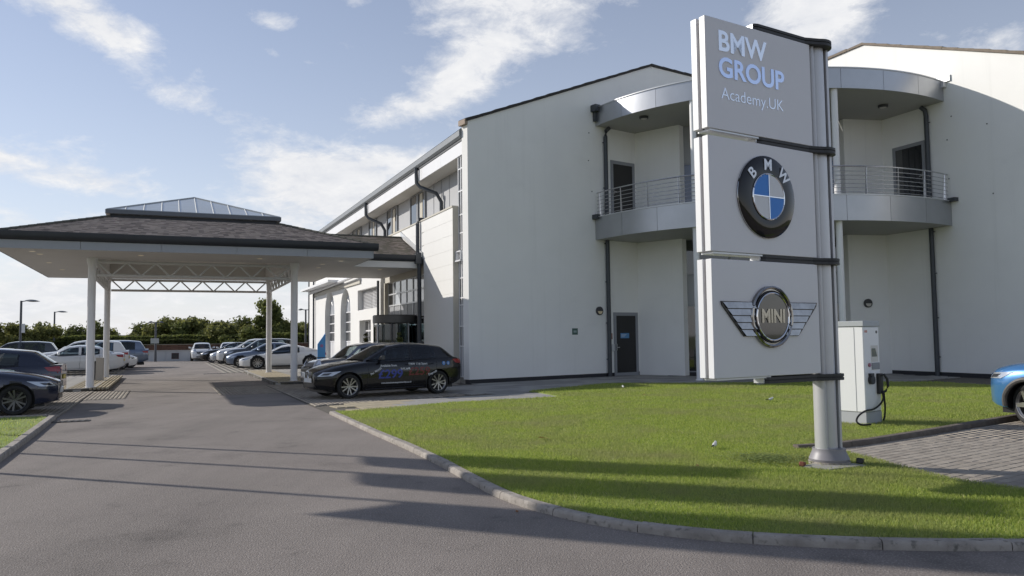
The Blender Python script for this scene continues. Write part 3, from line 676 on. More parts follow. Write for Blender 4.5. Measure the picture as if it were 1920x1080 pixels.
# small fixings left on the gable render
b = MB()
for F, u, z in [(LG, 5.6, 9.5), (LG, 5.55, 8.4), (LG, 5.7, 7.2), (RG, -.9, 9.2), (RG, -2.2, 8.6), (RG, -.7, 8.4), (RG, -.7, 7.0), (RG, -2.3, 6.2), (RG, -.6, 10.1)]: b.fbox(F, u, u+.035, z, z+.035, 0, .02)
b.build('wall_fixing', blackpl, bld)
# --- long facade ------------------------------------------------------------------
for k in range(12):      # cladding boards right of the porch
    z0 = 0.0+k*.525; z1 = min(z0+.521, 6.25); b = MB(); b.fbox(FA, .62, 4.08 if z0 < 4.7 else 4.3, z0+(.02 if k else .0), z1, -.03, .22); b.build('wall_panel', clad_w, bld)
b = MB(); b.fbox(FA, .63, 4.07, .03, 6.2, -.1, .213); b.fbox(FA, 4.32, 10.9, 4.83, 6.2, -.1, .213); b.build('panel_backing', clad_w, bld)
for k in range(3):
    z0 = 4.8+k*.49; b = MB(); b.fbox(FA, 4.31, 10.9, z0, min(z0+.486, 6.25), -.03, .22); b.build('wall_panel', clad_w, bld)
b = MB(); b.fbox(FA, .60, 31.2, 6.25, 6.31, -1.0, .245); b.build('parapet_cap', beige, bld)
b = MB(); b.fbox(FA, .595, .62, 0, 6.25, -.1, .221); b.build('wall_end', beige, bld)
# left part with arched windows, small window, louvre
def arch(u0, u1, zb, zs, zt, n=10):
    c = (u0+u1)/2; h = (u1-u0)/2; H = zt-zs; r = (h*h+H*H)/(2*h)
    rt = [(u1-r+r*math.cos(a), zs+r*math.sin(a)) for a in [k/n*math.asin(H/r) for k in range(n+1)]]
    lt = [(u0+r-r*math.cos(a), zs+r*math.sin(a)) for a in [k/n*math.asin(H/r) for k in range(n, -1, -1)]][1:]
    return [(u0, zb), (u1, zb)]+rt+lt
a1 = arch(22.1, 25.2, .25, 3.1, 4.55); a2 = arch(17.6, 20.3, .25, 3.05, 4.45)
w1 = [(12.9, .3), (15.4, .3), (15.4, 2.56), (12.9, 2.56)]; lv = [(11.6, 3.1), (15.8, 3.1), (15.8, 4.15), (11.6, 4.15)]
b = MB(); b.holes(FA, [(10.9, 0), (31.2, 0), (31.2, 6.25), (10.9, 6.25)], [a1, a2, w1, lv], -.15, .22); b.build('wall', clad_w, bld, label='far white wall with two tall arched windows')
for ar, u0, u1 in ((a1, 22.1, 25.2), (a2, 17.6, 20.3)):
    b = MB(); b.prism(FA, ar, -.12, -.10); w = b.build('window', clad_w, bld, label='tall pointed arch window with lower panels')
    n_ = 3; du = (u1-u0)/n_
    for i in range(n_):
        for (z0, z1, m_) in ((1.50, 2.0, glassd), (2.05, 2.55, glassd), (2.60, 3.1, glassd), (.35, 1.42, white_p)):
            b = MB(); b.fbox(FA, u0+i*du+.07, u0+(i+1)*du-.07, z0, z1, -.10, -.085); b.build('pane', m_, w)
    gl = mat('reflection_tinted_glass', (0.50, 0.53, 0.57), 0.15)  # pale base colour imitates a reflection in the upper pane
    b = MB(); b.prism(FA, arch(u0+.15, u1-.15, 3.18, 3.2, (4.4 if u0 > 20 else 4.3)), -.10, -.088); b.build('pane', gl, w)
    b = MB(); c = (u0+u1)/2
    for q in (u0+du, u0+2*du): b.fbox(FA, q-.03, q+.03, 3.15, 3.75, -.088, -.06)
    for sg in (-1, 1): b.tube([FA(c+sg*du*.5, 3.7, -.07), FA(c+sg*du*.3, 4.0, -.07), FA(c, 4.25, -.07)], .025, 6); b.tube([FA(c+sg*du*.5, 3.7, -.07), FA(c+sg*du*.95, 4.05, -.07)], .025, 6)
    for z in (1.46, 2.02, 2.57, 3.14): b.fbox(FA, u0, u1, z-.03, z+.03, -.10, -.06)
    b.build('glazing_bar', white_p, w)
b = MB(); b.fbox(FA, 12.9, 15.4, .3, 1.42, -.12, -.10); ww = b.build('window_panel', white_p, bld)
glaz(FA, [12.92, 13.7, 14.5, 15.38], [1.45, 2.02, 2.55], -.12, glassd, bld, fr=.07)
b = MB(); b.fbox(FA, 11.6, 15.8, 3.1, 4.15, -.14, -.12); lo = b.build('louvre_vent', clad_w, bld)
for k in range(14): c = MB(); z = 3.13+k*.074; c.prism(Fr(FA(11.62, 0, 0), FA.w, FA.u), [(-.10, z+.05), (-.02, z), (-.01, z+.008), (-.09, z+.058)], 0, 2.03); c.prism(Fr(FA(13.75, 0, 0), FA.w, FA.u), [(-.10, z+.05), (-.02, z), (-.01, z+.008), (-.09, z+.058)], 0, 2.03); c.build('louvre_blade', white_p, lo)
# ledge roof over the far wall with pale beams seen under the canopy edge
b = MB(); b.fbox(FA, 19.5, 29.5, 4.86, 5.0, .22, 1.1); b.build('awning', white_p, bld)
b = MB(); b.tube([FA(29.3, 4.75, .5), FA(15.2, 4.9, .5)], .10, 8); b.build('awning_beam', white_p, bld, smooth=True)
b = MB(); b.fbox(FA, 15, 29.5, 4.5, 4.72, .2205, .3); b.build('band', beige, bld)
# upper storey
b = MB(); b.fbox(FA, .37, 31.2, 6.31, 8.05, -.95, -.72); b.build('wall', clad_g, bld, label='grey clad upper storey wall')
wins = [(6.7, 8.9), (11.2, 13.1), (15.4, 17.0), (19.0, 21.2), (23.3, 25.6), (27.6, 29.8)]
for (u0, u1) in wins:
    m_ = (u0+u1)/2
    w = glaz(FA, [u0, m_-.1, m_+.05, u1], [6.31, 8.03], -.70, glassd, bld, fr=.09, fm=frame_g, pane_for=lambda i, j: (glassd, alu_l, glassd)[i])
    b = MB(); b.fbox(FA, u0+.35, u0+.75, 6.36, 7.95, -.69+.02, -.665); b.build('curtain', curtain, w)
for u in [k*1.0+2.6 for k in range(4)]: b = MB(); b.fbox(FA, u, u+.025, 6.32, 8.04, -.72, -.705); b.build('cladding_joint', frame_g, bld)
# glazed slot between white wall and gable fin
glaz(FA, [.03, .30, .56], [.22, 1.3, 2.0, 2.75, 3.0, 3.7, 4.55, 5.3, 5.95, 6.8, 7.6, 8.04], -.04, glassd, bld, fr=.045, pane_for=lambda i, j: panel_g if j in (0, 2, 5) else glassd)
b = MB(); b.fbox(FA, .0, .60, 0, .22, -.3, -.02); b.build('plinth', slab_m, bld)
b = MB(); b.fbox(FA, .06, .56, 4.62, 4.66, .03, .12); b.fbox(FA, .06, .10, 4.3, 4.66, .03, .14); b.fbox(FA, .52, .56, 4.3, 4.66, .03, .14); b.fbox(FA, .06, .56, 4.28, 4.33, .05, .16); b.build('open_vent_window', white_p, bld)
# eaves: soffit, fascia, gutter
b = MB(); b.fbox(FA, 0.0, 31.2, 8.06, 8.10, -.9, .02); b.build('soffit', soffit_m, bld)
for k in range(13): b = MB(); u = .02+k*2.4; b.fbox(FA, u, u+2.39, 8.05, 8.52, .02, .06); b.build('fascia_board', white_p, bld)
b = MB(); b.fbox(FA, 0.0, 31.25, 8.53, 8.60, .0, .08); b.build('dark_eaves_strip', gutter_m, bld)  # solid dark strip between fascia boards and gutter
b = MB(); b.prism(Fr(FA(0, 0, 0), FA.w, FA.u), [(.0, 8.60), (.10, 8.62), (.17, 8.70), (.17, 8.90), (.10, 8.95), (.0, 8.96)], 0, 31.25); b.build('gutter', gut_l, bld)
# facade downpipes with swan necks
for u, jog in ((5.0, True), (14.0, True)):
    b = MB(); b.tube([FA(u+.25, 8.62, .16), FA(u+.25, 7.98, .14), FA(u+.1, 7.80, .04), FA(u-.55, 7.45, -.45), FA(u-.65, 7.1, -.62), FA(u-.65, 6.45, -.62), FA(u-.6, 6.36, -.5), FA(u-.5, 6.36, .30), FA(u-.45, 6.2, .32), FA(u-.45, 4.95 if u < 10 else 5.9, .32)], .075, 8)
    b.build('downpipe', dkgrey, bld, smooth=True)
for u, z1 in ((4.32, 5.0), (10.98, 4.35), (28.8, 6.2)):
    b = MB(); b.tube([FA(u, 0.05, .33), FA(u, z1, .33)], .085 if u < 10 else .06, 10); o = b.build('downpipe', dkgrey, bld, smooth=True)
b = MB(); b.fbox(FA, 4.2, 4.5, 4.55, 4.95, .23, .5); b.build('rain_hopper', dkgrey, bld)
# porch glazing
zsp = [2.52, 3.12, 3.64, 4.2]; usp = [4.5, 5.5, 6.5, 7.5, 8.5, 9.6, 10.55]
skyg = mat('sky_tinted_glass', (0.40, 0.43, 0.47), 0.04, spec=1.0, coat=.5)  # reflected sky is painted into the pale base colour
glaz(FA, usp, zsp, -.10, skyg, bld, fr=.06, fm=alu_l, pane_for=lambda i, j: glassd if i == 5 and j > 0 else (panel_g if j == 0 else skyg))
glaz(FA, [4.35, 4.9, 5.5], [.1, .9, 1.5, 2.45], -.10, glassd, bld, fr=.09, fm=alu_l)
glaz(FA, [7.5, 8.5, 9.5, 10.5], [.1, 1.2, 2.45], -.10, glassd, bld, fr=.07, fm=dkgrey)
b = MB(); b.fbox(FA, 4.08, 10.9, 4.2, 4.8, -.15, .05); b.fbox(FA, 10.56, 10.9, 0, 4.2, -.15, .12); b.fbox(FA, 4.08, 4.3, 0, 4.2, -.15, .12); b.build('wall', beige, bld, label='beige surround of the entrance glazing')
b = MB(); b.fbox(FA, 4.3, 10.56, 0, 4.2, -1.6, -1.5); b.build('wall', cabin, bld, label='dark lobby wall behind the glazing')
# revolving door
rc = W(6.55, -.70)
b = MB(); b.lathe([(0, 2.24), (.92, 2.24), (.94, 2.26), (.94, 2.54), (.9, 2.58), (0, 2.58)], rc, n=32); rv = b.build('revolving_door', mat('dark_bronze_drum', (.12, .115, .11), .4), bld, smooth=True)
for k in range(8):
    a = 2*math.pi*k/8; p = rc+Vector((math.cos(a), math.sin(a), 0))*.9; b = MB(); b.tube([p+V(0, 0, .1), p+V(0, 0, 2.24)], .03, 6); b.build('post', alu_l if k % 2 else dkgrey, rv)
b = MB(); b.lathe([(.88, .2), (.88, 2.2)], rc, n=24); b.build('curved_glass', carglass, rv)
for k in range(3): b = MB(); a = .4+2*math.pi*k/3; b.hexa([rc+V(0, 0, .12)+Vector((-math.sin(a), math.cos(a), 0))*s+Vector((math.cos(a), math.sin(a), 0))*r+V(0, 0, z) for z in (0, 2.1) for r, s in ((0.05, -.01), (.84, -.01), (.84, .01), (.05, .01))]); b.build('door_leaf', carglass, rv)

# ================================================================== ENTRANCE CANOPY
cano = thing('entrance_canopy', 'hipped tiled drive-through canopy on white posts with a glass pyramid skylight', 'canopy', tuple(W(7.05, -8.57)))
t0, t1, o0, o1 = 1.14, 13.0, -14.15, -2.97; ZS = 4.40
CF = Fr(W(0, 0), A, B)    # u=t, w=o
def cq(b, t, o, z): return CF(t, z, o)
# soffit of boards with a square opening to the rooflight
ot0, ot1, oo0, oo1 = 3.95, 12.1, -11.75, -5.35
b = MB()
def boards(ta, tb, oa, ob):
    n = max(1, round((tb-ta)/.3))
    for k in range(n):
        x0, x1 = ta+(tb-ta)*k/n, ta+(tb-ta)*(k+1)/n-.008
        b.fbox(CF, x0, x1, ZS, ZS+.03, oa, ob)
boards(t0, ot0, o0, o1); boards(ot1, t1, o0, o1); boards(ot0, ot1, o0, oo0); boards(ot0, ot1, oo1, o1)
boards(4.42, 10.1, o1, -.25)
b.build('soffit_boards', soffit_m, cano, kind='stuff')
wl = MB()
for (ta, tb, oa, ob) in ((ot0-.04, ot0, oo0, oo1), (ot1, ot1+.04, oo0, oo1), (ot0-.04, ot1+.04, oo0-.04, oo0), (ot0-.04, ot1+.04, oo1, oo1+.04)): wl.fbox(CF, ta, tb, ZS+.03, 5.0, oa, ob)
wl.build('opening_lining', soffit_m, cano)
cen = (7.05, -8.57); hs = 2.8
inn = [(cen[0]-hs, cen[1]-hs), (cen[0]-hs, cen[1]+hs), (cen[0]+hs, cen[1]+hs), (cen[0]+hs, cen[1]-hs)]
b = MB()
lo_ = [CF(t, 4.98, o) for t, o in ((ot0, oo0), (ot0, oo1), (ot1, oo1), (ot1, oo0))]; hi_ = [CF(t, 5.82, o) for t, o in inn]
for i in range(4): b.quad(lo_[i], lo_[(i+1) % 4], hi_[(i+1) % 4], hi_[i])
b.build('opening_ceiling', soffit_m, cano, recalc=False)
# fascia panels
def fas(F, u0, u1, z0, z1, w0, w1, n):
    for k in range(n): b = MB(); a_, c_ = u0+(u1-u0)*k/n, u0+(u1-u0)*(k+1)/n-.01; b.fbox(F, a_, c_, z0, z1, w0, w1); b.build('fascia_panel', white_fas, cano)
white_fas = mat('fascia_paint', (0.34, 0.35, 0.37), 0.5, noise_amt=0.05)
TF = Fr(W(t0, 0), B, -A)   # front: u=o
fas(TF, o0, o1, ZS-.012, ZS+.24, 0, .025, 5)
TB = Fr(W(t1, 0), B, A); fas(TB, o0, o1, ZS-.012, ZS+.24, 0, .025, 5)
OL = Fr(W(0, o0), A, -B); fas(OL, t0, t1, ZS-.012, ZS+.24, 0, .025, 5)
OR_ = Fr(W(0, o1), A, B); fas(OR_, t0, 4.41, ZS-.012, ZS+.24, 0, .025, 1); fas(OR_, 10.1, t1, ZS-.012, ZS+.24, 0, .025, 1)
PFf = Fr(W(4.42, 0), B, -A); pf2 = mat('pale_fascia_paint', (0.62, 0.62, 0.61), 0.5)
b = MB(); b.fbox(PFf, o1, -.25, ZS-.012, ZS+.24, 0, .025); b.build('fascia_panel', pf2, cano); b = MB(); b.fbox(Fr(W(10.1, 0), B, A), o1, -.25, ZS-.012, ZS+.24, 0, .025); b.build('fascia_panel', pf2, cano)
# gutters: half-round-ish profile
def gutter(F, u0, u1, z, name='gutter'):
    b = MB(); b.prism(Fr(F(0, 0, 0), F.w, F.u), [(0.0, z), (.06, z), (.14, z+.05), (.17, z+.12), (.17, z+.25), (.12, z+.25), (.0, z+.2)], u0, u1); b.build(name, gutter_m, cano, smooth=True)
gz = ZS+.245
gutter(TF, o0-.17, o1+.17, gz); gutter(TB, o0-.17, o1+.17, gz); gutter(OL, t0, t1, gz); gutter(OR_, t0, 4.25, gz); gutter(OR_, 10.27, t1, gz)
gutter(PFf, o1+.0, -.22, gz); gutter(Fr(W(10.1, 0), B, A), o1, -.22, gz)
# tiled slopes: courses of small tiles
def tiled(P00, P10, P01, P11, name, mats_, course=0.11, tl=0.165, thick=.014):
    """P00-P10 eave, P01-P11 top (trapezoid)"""
    P00, P10, P01, P11 = map(Vector, (P00, P10, P01, P11)); nrm = (P10-P00).cross(P01-P00).normalized()
    if nrm.z < 0: nrm = -nrm
    H = ((P01+P11)/2-(P00+P10)/2).length; n = int(H/course); vv = []; mi = []
    for k in range(n):
        f0, f1 = k/n, min(1.0, (k+1)/n+.12/n)
        a0, b0 = P00.lerp(P01, f0), P10.lerp(P11, f0); a1, b1 = P00.lerp(P01, f1), P10.lerp(P11, f1); L = (b0-a0).length; m = max(1, int(L/tl))
        for j in range(m):
            s0 = (j+(.5 if k % 2 else 0))/m; s1 = s0+1/m-.004/max(L, .01)
            s0, s1 = min(s0, 1), min(s1, 1)
            if s1-s0 < .2/m: continue
            lift = nrm*(thick+random.uniform(0, .006)); lo2 = nrm*0.002
            vv += [a0.lerp(b0, s0)+lift, a0.lerp(b0, s1)+lift, a1.lerp(b1, s1)+lo2, a1.lerp(b1, s0)+lo2, a0.lerp(b0, s0)-nrm*.01, a0.lerp(b0, s1)-nrm*.01]; mi += [random.randrange(len(mats_))]*2
    nq = len(vv)//6; base = (np.arange(nq)*6)[:, None, None]; q = np.array([[0, 1, 2, 3], [4, 5, 1, 0]])[None]
    arr = np.array([tuple(v) for v in vv], np.float32)-np.array(wloc(cano), np.float32)
    return np_mesh(name, arr, 4, (base+q).reshape(-1), mats_, cano, 'stuff', mi)
ZE = gz+.2; e = .05
E4 = [(t0-e, o0-e), (t0-e, o1+e), (t1+e, o1+e), (t1+e, o0-e)]; ZT = 5.86
for i in range(4):
    j = (i+1) % 4; tiled(CF(E4[i][0], ZE, E4[i][1]), CF(E4[j][0], ZE, E4[j][1]), CF(inn[i][0], ZT, inn[i][1]), CF(inn[j][0], ZT, inn[j][1]), 'roof_tiles', tile_ms)
b = MB()
for i in range(4):
    j = (i+1) % 4; b.quad(CF(E4[i][0], ZE-.02, E4[i][1]), CF(E4[j][0], ZE-.02, E4[j][1]), CF(inn[j][0], ZT-.02, inn[j][1]), CF(inn[i][0], ZT-.02, inn[i][1]))
b.build('roof_deck', tile_ms[0], cano, recalc=False)
hip_m = mat('hip_tile', (0.13, 0.125, 0.10), .85, noise_amt=.3, nscale=4)
for i in range(4):
    p, q = CF(E4[i][0], ZE+.02, E4[i][1]), CF(inn[i][0], ZT+.03, inn[i][1]); n = 14
    for k in range(n): b = MB(); b.tube([p.lerp(q, k/n), p.lerp(q, (k+1)/n+.01)], [.062, .05], 6); b.build('hip_tile', hip_m, cano)
# porch roof (gabled against the white wall)
pr = 5.93; rt = 7.25; oe = -.24
pa, pb = CF(4.42-.12, ZE, -4.1), CF(4.42-.12, ZE, oe); ra_, rb_ = CF(rt, pr, -6.2), CF(rt, pr, oe)
# ridge ends where it meets the hip slope of the main roof
tiled(pa, pb, CF(rt, pr, -5.9), rb_, 'roof_tiles', [tile_g, tile_ms[0]])
tiled(CF(10.2, ZE, oe), CF(10.2, ZE, -4.1), rb_, CF(rt, pr, -5.9), 'roof_tiles', [tile_g])
b = MB(); b.quad(CF(4.3, ZE-.02, -4.1), CF(4.3, ZE-.02, oe), CF(rt, pr-.02, oe), CF(rt, pr-.02, -5.9)); b.quad(CF(10.2, ZE-.02, -4.1), CF(10.2, ZE-.02, oe), CF(rt, pr-.02, oe), CF(rt, pr-.02, -5.9)); b.build('roof_deck', tile_ms[0], cano, recalc=False)
b = MB(); b.tube([CF(rt, pr+.02, -5.7), CF(rt, pr+.02, oe)], .06, 6); b.build('ridge_tile', hip_m, cano)
b = MB(); b.prism(Fr(W(0, -.235), A, -B), [(4.2, ZE-.02), (rt, pr+.12), (rt, pr+.28), (4.15, ZE+.16)], 0, .05); b.build('lead_flashing', alu_l, cano)
# skylight
sk_f = mat('skylight_frame', (0.42, 0.44, 0.45), .45); skyg2 = mat('skylight_glass', (0.56, 0.60, 0.60), 0.12, spec=1.0, coat=.5, col2=(0.48, 0.47, 0.38), nscale=.5)  # pale glass colour carries painted-in reflection along with dirt
b = MB()
for i in range(4):
    j = (i+1) % 4; p, q = inn[i], inn[j]
b.fbox(CF, cen[0]-hs+.06, cen[0]+hs-.06, ZT-.06, ZT+.13, cen[1]-hs+.06, cen[1]-hs+.16); b.fbox(CF, cen[0]-hs+.06, cen[0]+hs-.06, ZT-.06, ZT+.13, cen[1]+hs-.16, cen[1]+hs-.06)
b.fbox(CF, cen[0]-hs+.06, cen[0]-hs+.16, ZT-.06, ZT+.13, cen[1]-hs+.16, cen[1]+hs-.16); b.fbox(CF, cen[0]+hs-.16, cen[0]+hs-.06, ZT-.06, ZT+.13, cen[1]-hs+.16, cen[1]+hs-.16)
sky_o = b.build('skylight', gutter_m, cano)
b = MB(); k = hs+.10; zt0, zt1 = ZT+.13, ZT+.27
for (ta, tb, oa, ob) in ((cen[0]-k, cen[0]+k, cen[1]-k, cen[1]-k+.12), (cen[0]-k, cen[0]+k, cen[1]+k-.12, cen[1]+k), (cen[0]-k, cen[0]-k+.12, cen[1]-k+.12, cen[1]+k-.12), (cen[0]+k-.12, cen[0]+k, cen[1]-k+.12, cen[1]+k-.12)): b.fbox(CF, ta, tb, zt0, zt1, oa, ob)
b.build('curb', mat('skylight_curb', (0.13, 0.14, 0.155), .5), sky_o)
AP = CF(cen[0], 7.17, cen[1]); k = hs+.05; base = [CF(cen[0]-k, zt1, cen[1]-k), CF(cen[0]-k, zt1, cen[1]+k), CF(cen[0]+k, zt1, cen[1]+k), CF(cen[0]+k, zt1, cen[1]-k)]
for i in range(4):
    p, q = base[i], base[(i+1) % 4]; n = 10; mid = (p+q)/2
    hip = lambda f: (p.lerp(AP, f*2) if f <= .5 else q.lerp(AP, (1-f)*2))
    b = MB()
    for s in range(1, n):
        f = s/n; a_ = p.lerp(q, f); c_ = hip(f); b.tube([a_, c_], .024, 4, False)
    b.tube([p, AP], .034, 6); b.tube([p, q], .03, 6); b.build('glazing_bar', sk_f, sky_o)
    for s in range(n):
        f0, f1 = s/n, (s+1)/n; g = MB(); P = [p.lerp(q, f0), p.lerp(q, f1), hip(f1), hip(f0)]
        if s == 0: P = P[:3]
        if s == n-1: P = [P[0], P[1], P[3]]
        g.add(P, [tuple(range(len(P)))]); g.build('pane', skyg2, sky_o, recalc=False)
# posts and trusses
posts = {'fl': (3.80, -11.80), 'fr': (3.87, -5.23), 'rl': (12.3, -11.85), 'rr': (12.4, -5.13)}
for kx, (t, o) in posts.items():
    p = CF(t, 0, o); b = MB(); b.lathe([(0, .11), (.145, .11), (.145, .13), (.124, .14), (.124, 4.12), (.17, 4.3), (.17, ZS), (0, ZS)], p, n=20); b.build('post', white_p, cano, smooth=True)
tr_m = mat('truss_paint', (0.62, 0.62, 0.62), .45)
def truss(a_, b_, zt, zb, n, skip=.14):
    P, Q = CF(a_[0], 0, a_[1]), CF(b_[0], 0, b_[1]); d = (Q-P).normalized(); P = P+d*skip; Q = Q-d*skip
    m = MB(); m.tube([P+V(0, 0, zt), Q+V(0, 0, zt)], .05, 8); tr_ = m.build('truss', tr_m, cano, smooth=True)
    m = MB(); m.tube([P+V(0, 0, zb), Q+V(0, 0, zb)], .05, 8); m.build('bottom_chord', tr_m, tr_, smooth=True)
    for k in range(n):
        a0, a1, a2 = P.lerp(Q, k/n), P.lerp(Q, (k+.5)/n), P.lerp(Q, (k+1)/n)
        m = MB(); m.tube([a0+V(0, 0, zt), a1+V(0, 0, zb)], .032, 6); m.build('diagonal', tr_m, tr_)
        m = MB(); m.tube([a1+V(0, 0, zb), a2+V(0, 0, zt)], .032, 6); m.build('diagonal', tr_m, tr_)
truss(posts['fl'], posts['fr'], 4.28, 3.83, 7); truss(posts['rl'], posts['rr'], 4.28, 3.83, 7)
truss(posts['fl'], posts['rl'], 4.28, 3.83, 8); truss(posts['fr'], posts['rr'], 4.28, 3.83, 8)
lit = mat('downlight_lens', (0.75, 0.68, 0.5), .3, emit=((1, .80, .50), .12))
for (t, o) in ((2.1, -13.3), (2.9, -13.2), (2.45, -10.3), (2.45, -6.6), (2.5, -3.8), (3.9, -4.2), (5.4, -4.1), (5.6, -1.6), (5.9, -13.3), (8.8, -13.2)):
    b = MB(); b.lathe([(0, ZS-.006), (.075, ZS-.006), (.09, ZS-.001), (.09, ZS+.0)], CF(t, 0, o), n=14); b.build('downlight', lit, cano)
#EOF3

# ================================================================== SIGN TOTEM
S0 = Vector((3.676, 9.30, 0)); SU = Vector((math.sin(R(57.8)), math.cos(R(57.8)), 0)); SN = Vector((SU.y, -SU.x, 0)); SF_ = Fr(S0, SU, SN)
sgn = thing('sign_totem', 'tall grey sign pylon with three stacked brand panels on a silver pole in the lawn', 'sign', tuple(S0))
panel_m = mat('sign_panel_silver', (0.70, 0.69, 0.70), 0.4, metal=0.0, noise_amt=0.03, nscale=2); edge_m = mat('sign_edge_white', (0.80, 0.80, 0.80), 0.4)
slot_m = mat('sign_slot', (0.02, 0.02, 0.022), .7)
zp = [(3.815, 5.045), (2.485, 3.735), (1.135, 2.405)]; fronts = []
for z0, z1 in zp:
    b = MB(); b.fbox(SF_, -1.845, -.10, z0, z1, -.085, 0.0); f_ = b.build('sign_panel', panel_m, sgn, bevel=.004); fronts.append(f_)
    b = MB(); b.fbox(SF_, -1.849, -1.8455, z0+.004, z1-.004, -.081, -.004); b.build('edge_strip', edge_m, f_)
    b = MB(); b.fbox(SF_, -1.85, -.10, z0, z1, -.205, -.12); k_ = b.build('sign_panel', panel_m, sgn, bevel=.004, label='rear sign panel')
    b = MB(); b.fbox(SF_, -1.8545, -1.851, z0+.004, z1-.004, -.201, -.124); b.build('edge_strip', edge_m, k_)
    b = MB(); b.fbox(SF_, -1.80, -.1, z0-.0, z1+.0, -.1195, -.0855); b.build('core', slot_m, sgn)
    b = MB(); b.fbox(SF_, -1.80, -.95, z0-.022, z0-.003, -.19, -.015); b.build('bottom_trim', alu_l, sgn)
PC = SF_(.125, 0, -.10); 
def polar_prof(fn, n=64): return [fn(2*math.pi*k/n) for k in range(n)]
pole_m = mat('silver_pole', (0.56, 0.56, 0.57), 0.38, metal=0.45, noise_amt=.04)
PF_ = Fr(PC, SU, SN)
def xt(poly, z0, z1, name, m, parent, smooth=True, F=PF_):
    b = MB(); P = [F(x, z1, y) for x, y in poly]; Q = [F(x, z0, y) for x, y in poly]; n = len(poly)
    b.add(P+Q, [tuple(range(n)), tuple(reversed(range(n, 2*n)))]+[(i, i+n, (i+1) % n+n, (i+1) % n) for i in range(n)]); return b.build(name, m, parent, smooth=smooth)
def circ(r, a0, a1, n, cx=0, cy=0): return [(cx+r*math.cos(a0+(a1-a0)*k/n), cy+r*math.sin(a0+(a1-a0)*k/n)) for k in range(n+1)]
# centre tube and two wings
xt(circ(.100, 0, 2*math.pi*.985, 40), .1, 5.05, 'pole', pole_m, sgn)
xt([(-.15, -.045), (.15, -.045), (.15, .045), (-.15, .045)], .1, 5.04, 'pole_core', slot_m, sgn, smooth=False)
for sx in (-1, 1):
    wing = [(sx*.112, .078), (sx*.140, .086), (sx*.162, .06), (sx*.174, 0), (sx*.162, -.06), (sx*.140, -.086), (sx*.112, -.078), (sx*.112, 0)]
    xt(wing, .1, 5.05, 'pole_wing', pole_m, sgn)
b = MB(); b.lathe([(0, .10), (.222, .10), (.228, .125), (.222, .135), (.198, .19), (.188, .215), (.186, .245), (0, .25)], PC, n=40); b.build('pole_base', mat('base_collar', (0.235, 0.225, 0.24), .45), sgn, smooth=True)
b = MB(); b.lathe([(0, .04), (.235, .04), (.235, .098), (0, .098)], PC, n=32); b.build('ground_ring', kerb_m, sgn)
clamp_m = mat('clamp_rubber', (0.035, 0.034, 0.034), .55, noise_amt=.2, nscale=10)
def stadium(r, arm, hw):
    # loop round the pole + arm to the left
    a = math.asin(min(1, hw/r)); pts = circ(r, -(math.pi-a*1.9), (math.pi-a*1.9), 36)
    return pts+[(-r-.10, hw*1.02), (-arm+.05, hw), (-arm, hw*.8), (-arm, -hw*.8), (-arm+.05, -hw), (-r-.10, -hw*1.02)]
for zc_, top in ((5.085, True), (3.775, False), (2.445, False), (1.085, False)):
    arm = 1.17
    c_ = xt(stadium(.198, arm, .098), zc_-.036, zc_-.006, 'clamp', clamp_m, sgn, smooth=False)
    xt(stadium(.198, arm, .098), zc_+.006, zc_+.036, 'clamp_rib', clamp_m, c_, smooth=False); xt(stadium(.188, arm-.02, .09), zc_-.006, zc_+.006, 'clamp_core', slot_m, c_, smooth=False)
    b = MB(); b.fbox(PF_, -arm-.012, -arm+.002, zc_-.03, zc_+.03, -.07, .07); b.build('end_cap', alu_l, c_)
# lettering on the top panel: polished metal
let_m = mat('sky_tinted_letters', (0.66, 0.74, 0.92), 0.16, metal=0.85)  # sky reflection is put into the blue of the metal colour
text('lettering', 'BMW', .315, SF_, -1.665, 4.79, .004, mat('silver_letters', (0.90, 0.92, 0.95), 0.22, metal=.8), fronts[0], offset=.0075, extrude=.004, align='LEFT', sx=1.04)
text('lettering', 'GROUP', .305, SF_, -1.665, 4.50, .004, let_m, fronts[0], offset=.0075, extrude=.004, align='LEFT', sx=1.04)
thin_m = mat('pale_letters', (0.80, 0.83, 0.88), 0.25, metal=.8)
text('lettering', 'Academy.UK', .185, SF_, -1.63, 4.215, .003, thin_m, fronts[0], offset=-.001, extrude=.0015, align='LEFT', sx=1.04)
# roundel
cu_, cz_, rr = -.965, 3.13, .465
blk = mat('roundel_black', (0.012, 0.011, 0.011), 0.06, spec=.35, coat=.15); blu = mat('roundel_blue', (0.035, 0.21, 0.62), 0.25, spec=.3); wht = mat('roundel_white', (0.60, 0.60, 0.61), 0.2, coat=.4)
b = MB(); b.lathe([(0, .0), (rr, .0), (rr, .022), (rr-.02, .036), (.30, .044), (.262, .04), (0, .04)], (0, 0, 0), axis='z', n=64)
b.v = [tuple(SF_(cu_+x, cz_+y, h+.001)) for x, y, h in b.v]; rd = b.build('round_emblem', blk, fronts[1], smooth=True)
for q, m_ in ((0, wht), (1, blu), (2, wht), (3, blu)):
    a0 = q*math.pi/2; pts = [(0, 0)]+circ(.250, a0, a0+math.pi/2, 16); b = MB(); b.prism(SF_, [(cu_+x, cz_+y) for x, y in pts], .042, .050); b.build('quadrant', m_, rd)
def ring(F, cu, cz, r, t, w, m, parent, name='ring', sx=1, n=64):
    b = MB(); b.tube([F(cu+sx*r*math.cos(2*math.pi*k/n), cz+r*math.sin(2*math.pi*k/n), w) for k in range(n+1)], t, 6, False); return b.build(name, m, parent, smooth=True)
ring(SF_, cu_, cz_, .257, .009, .047, chrome, rd); ring(SF_, cu_, cz_, rr-.004, .006, .012, chrome, rd)
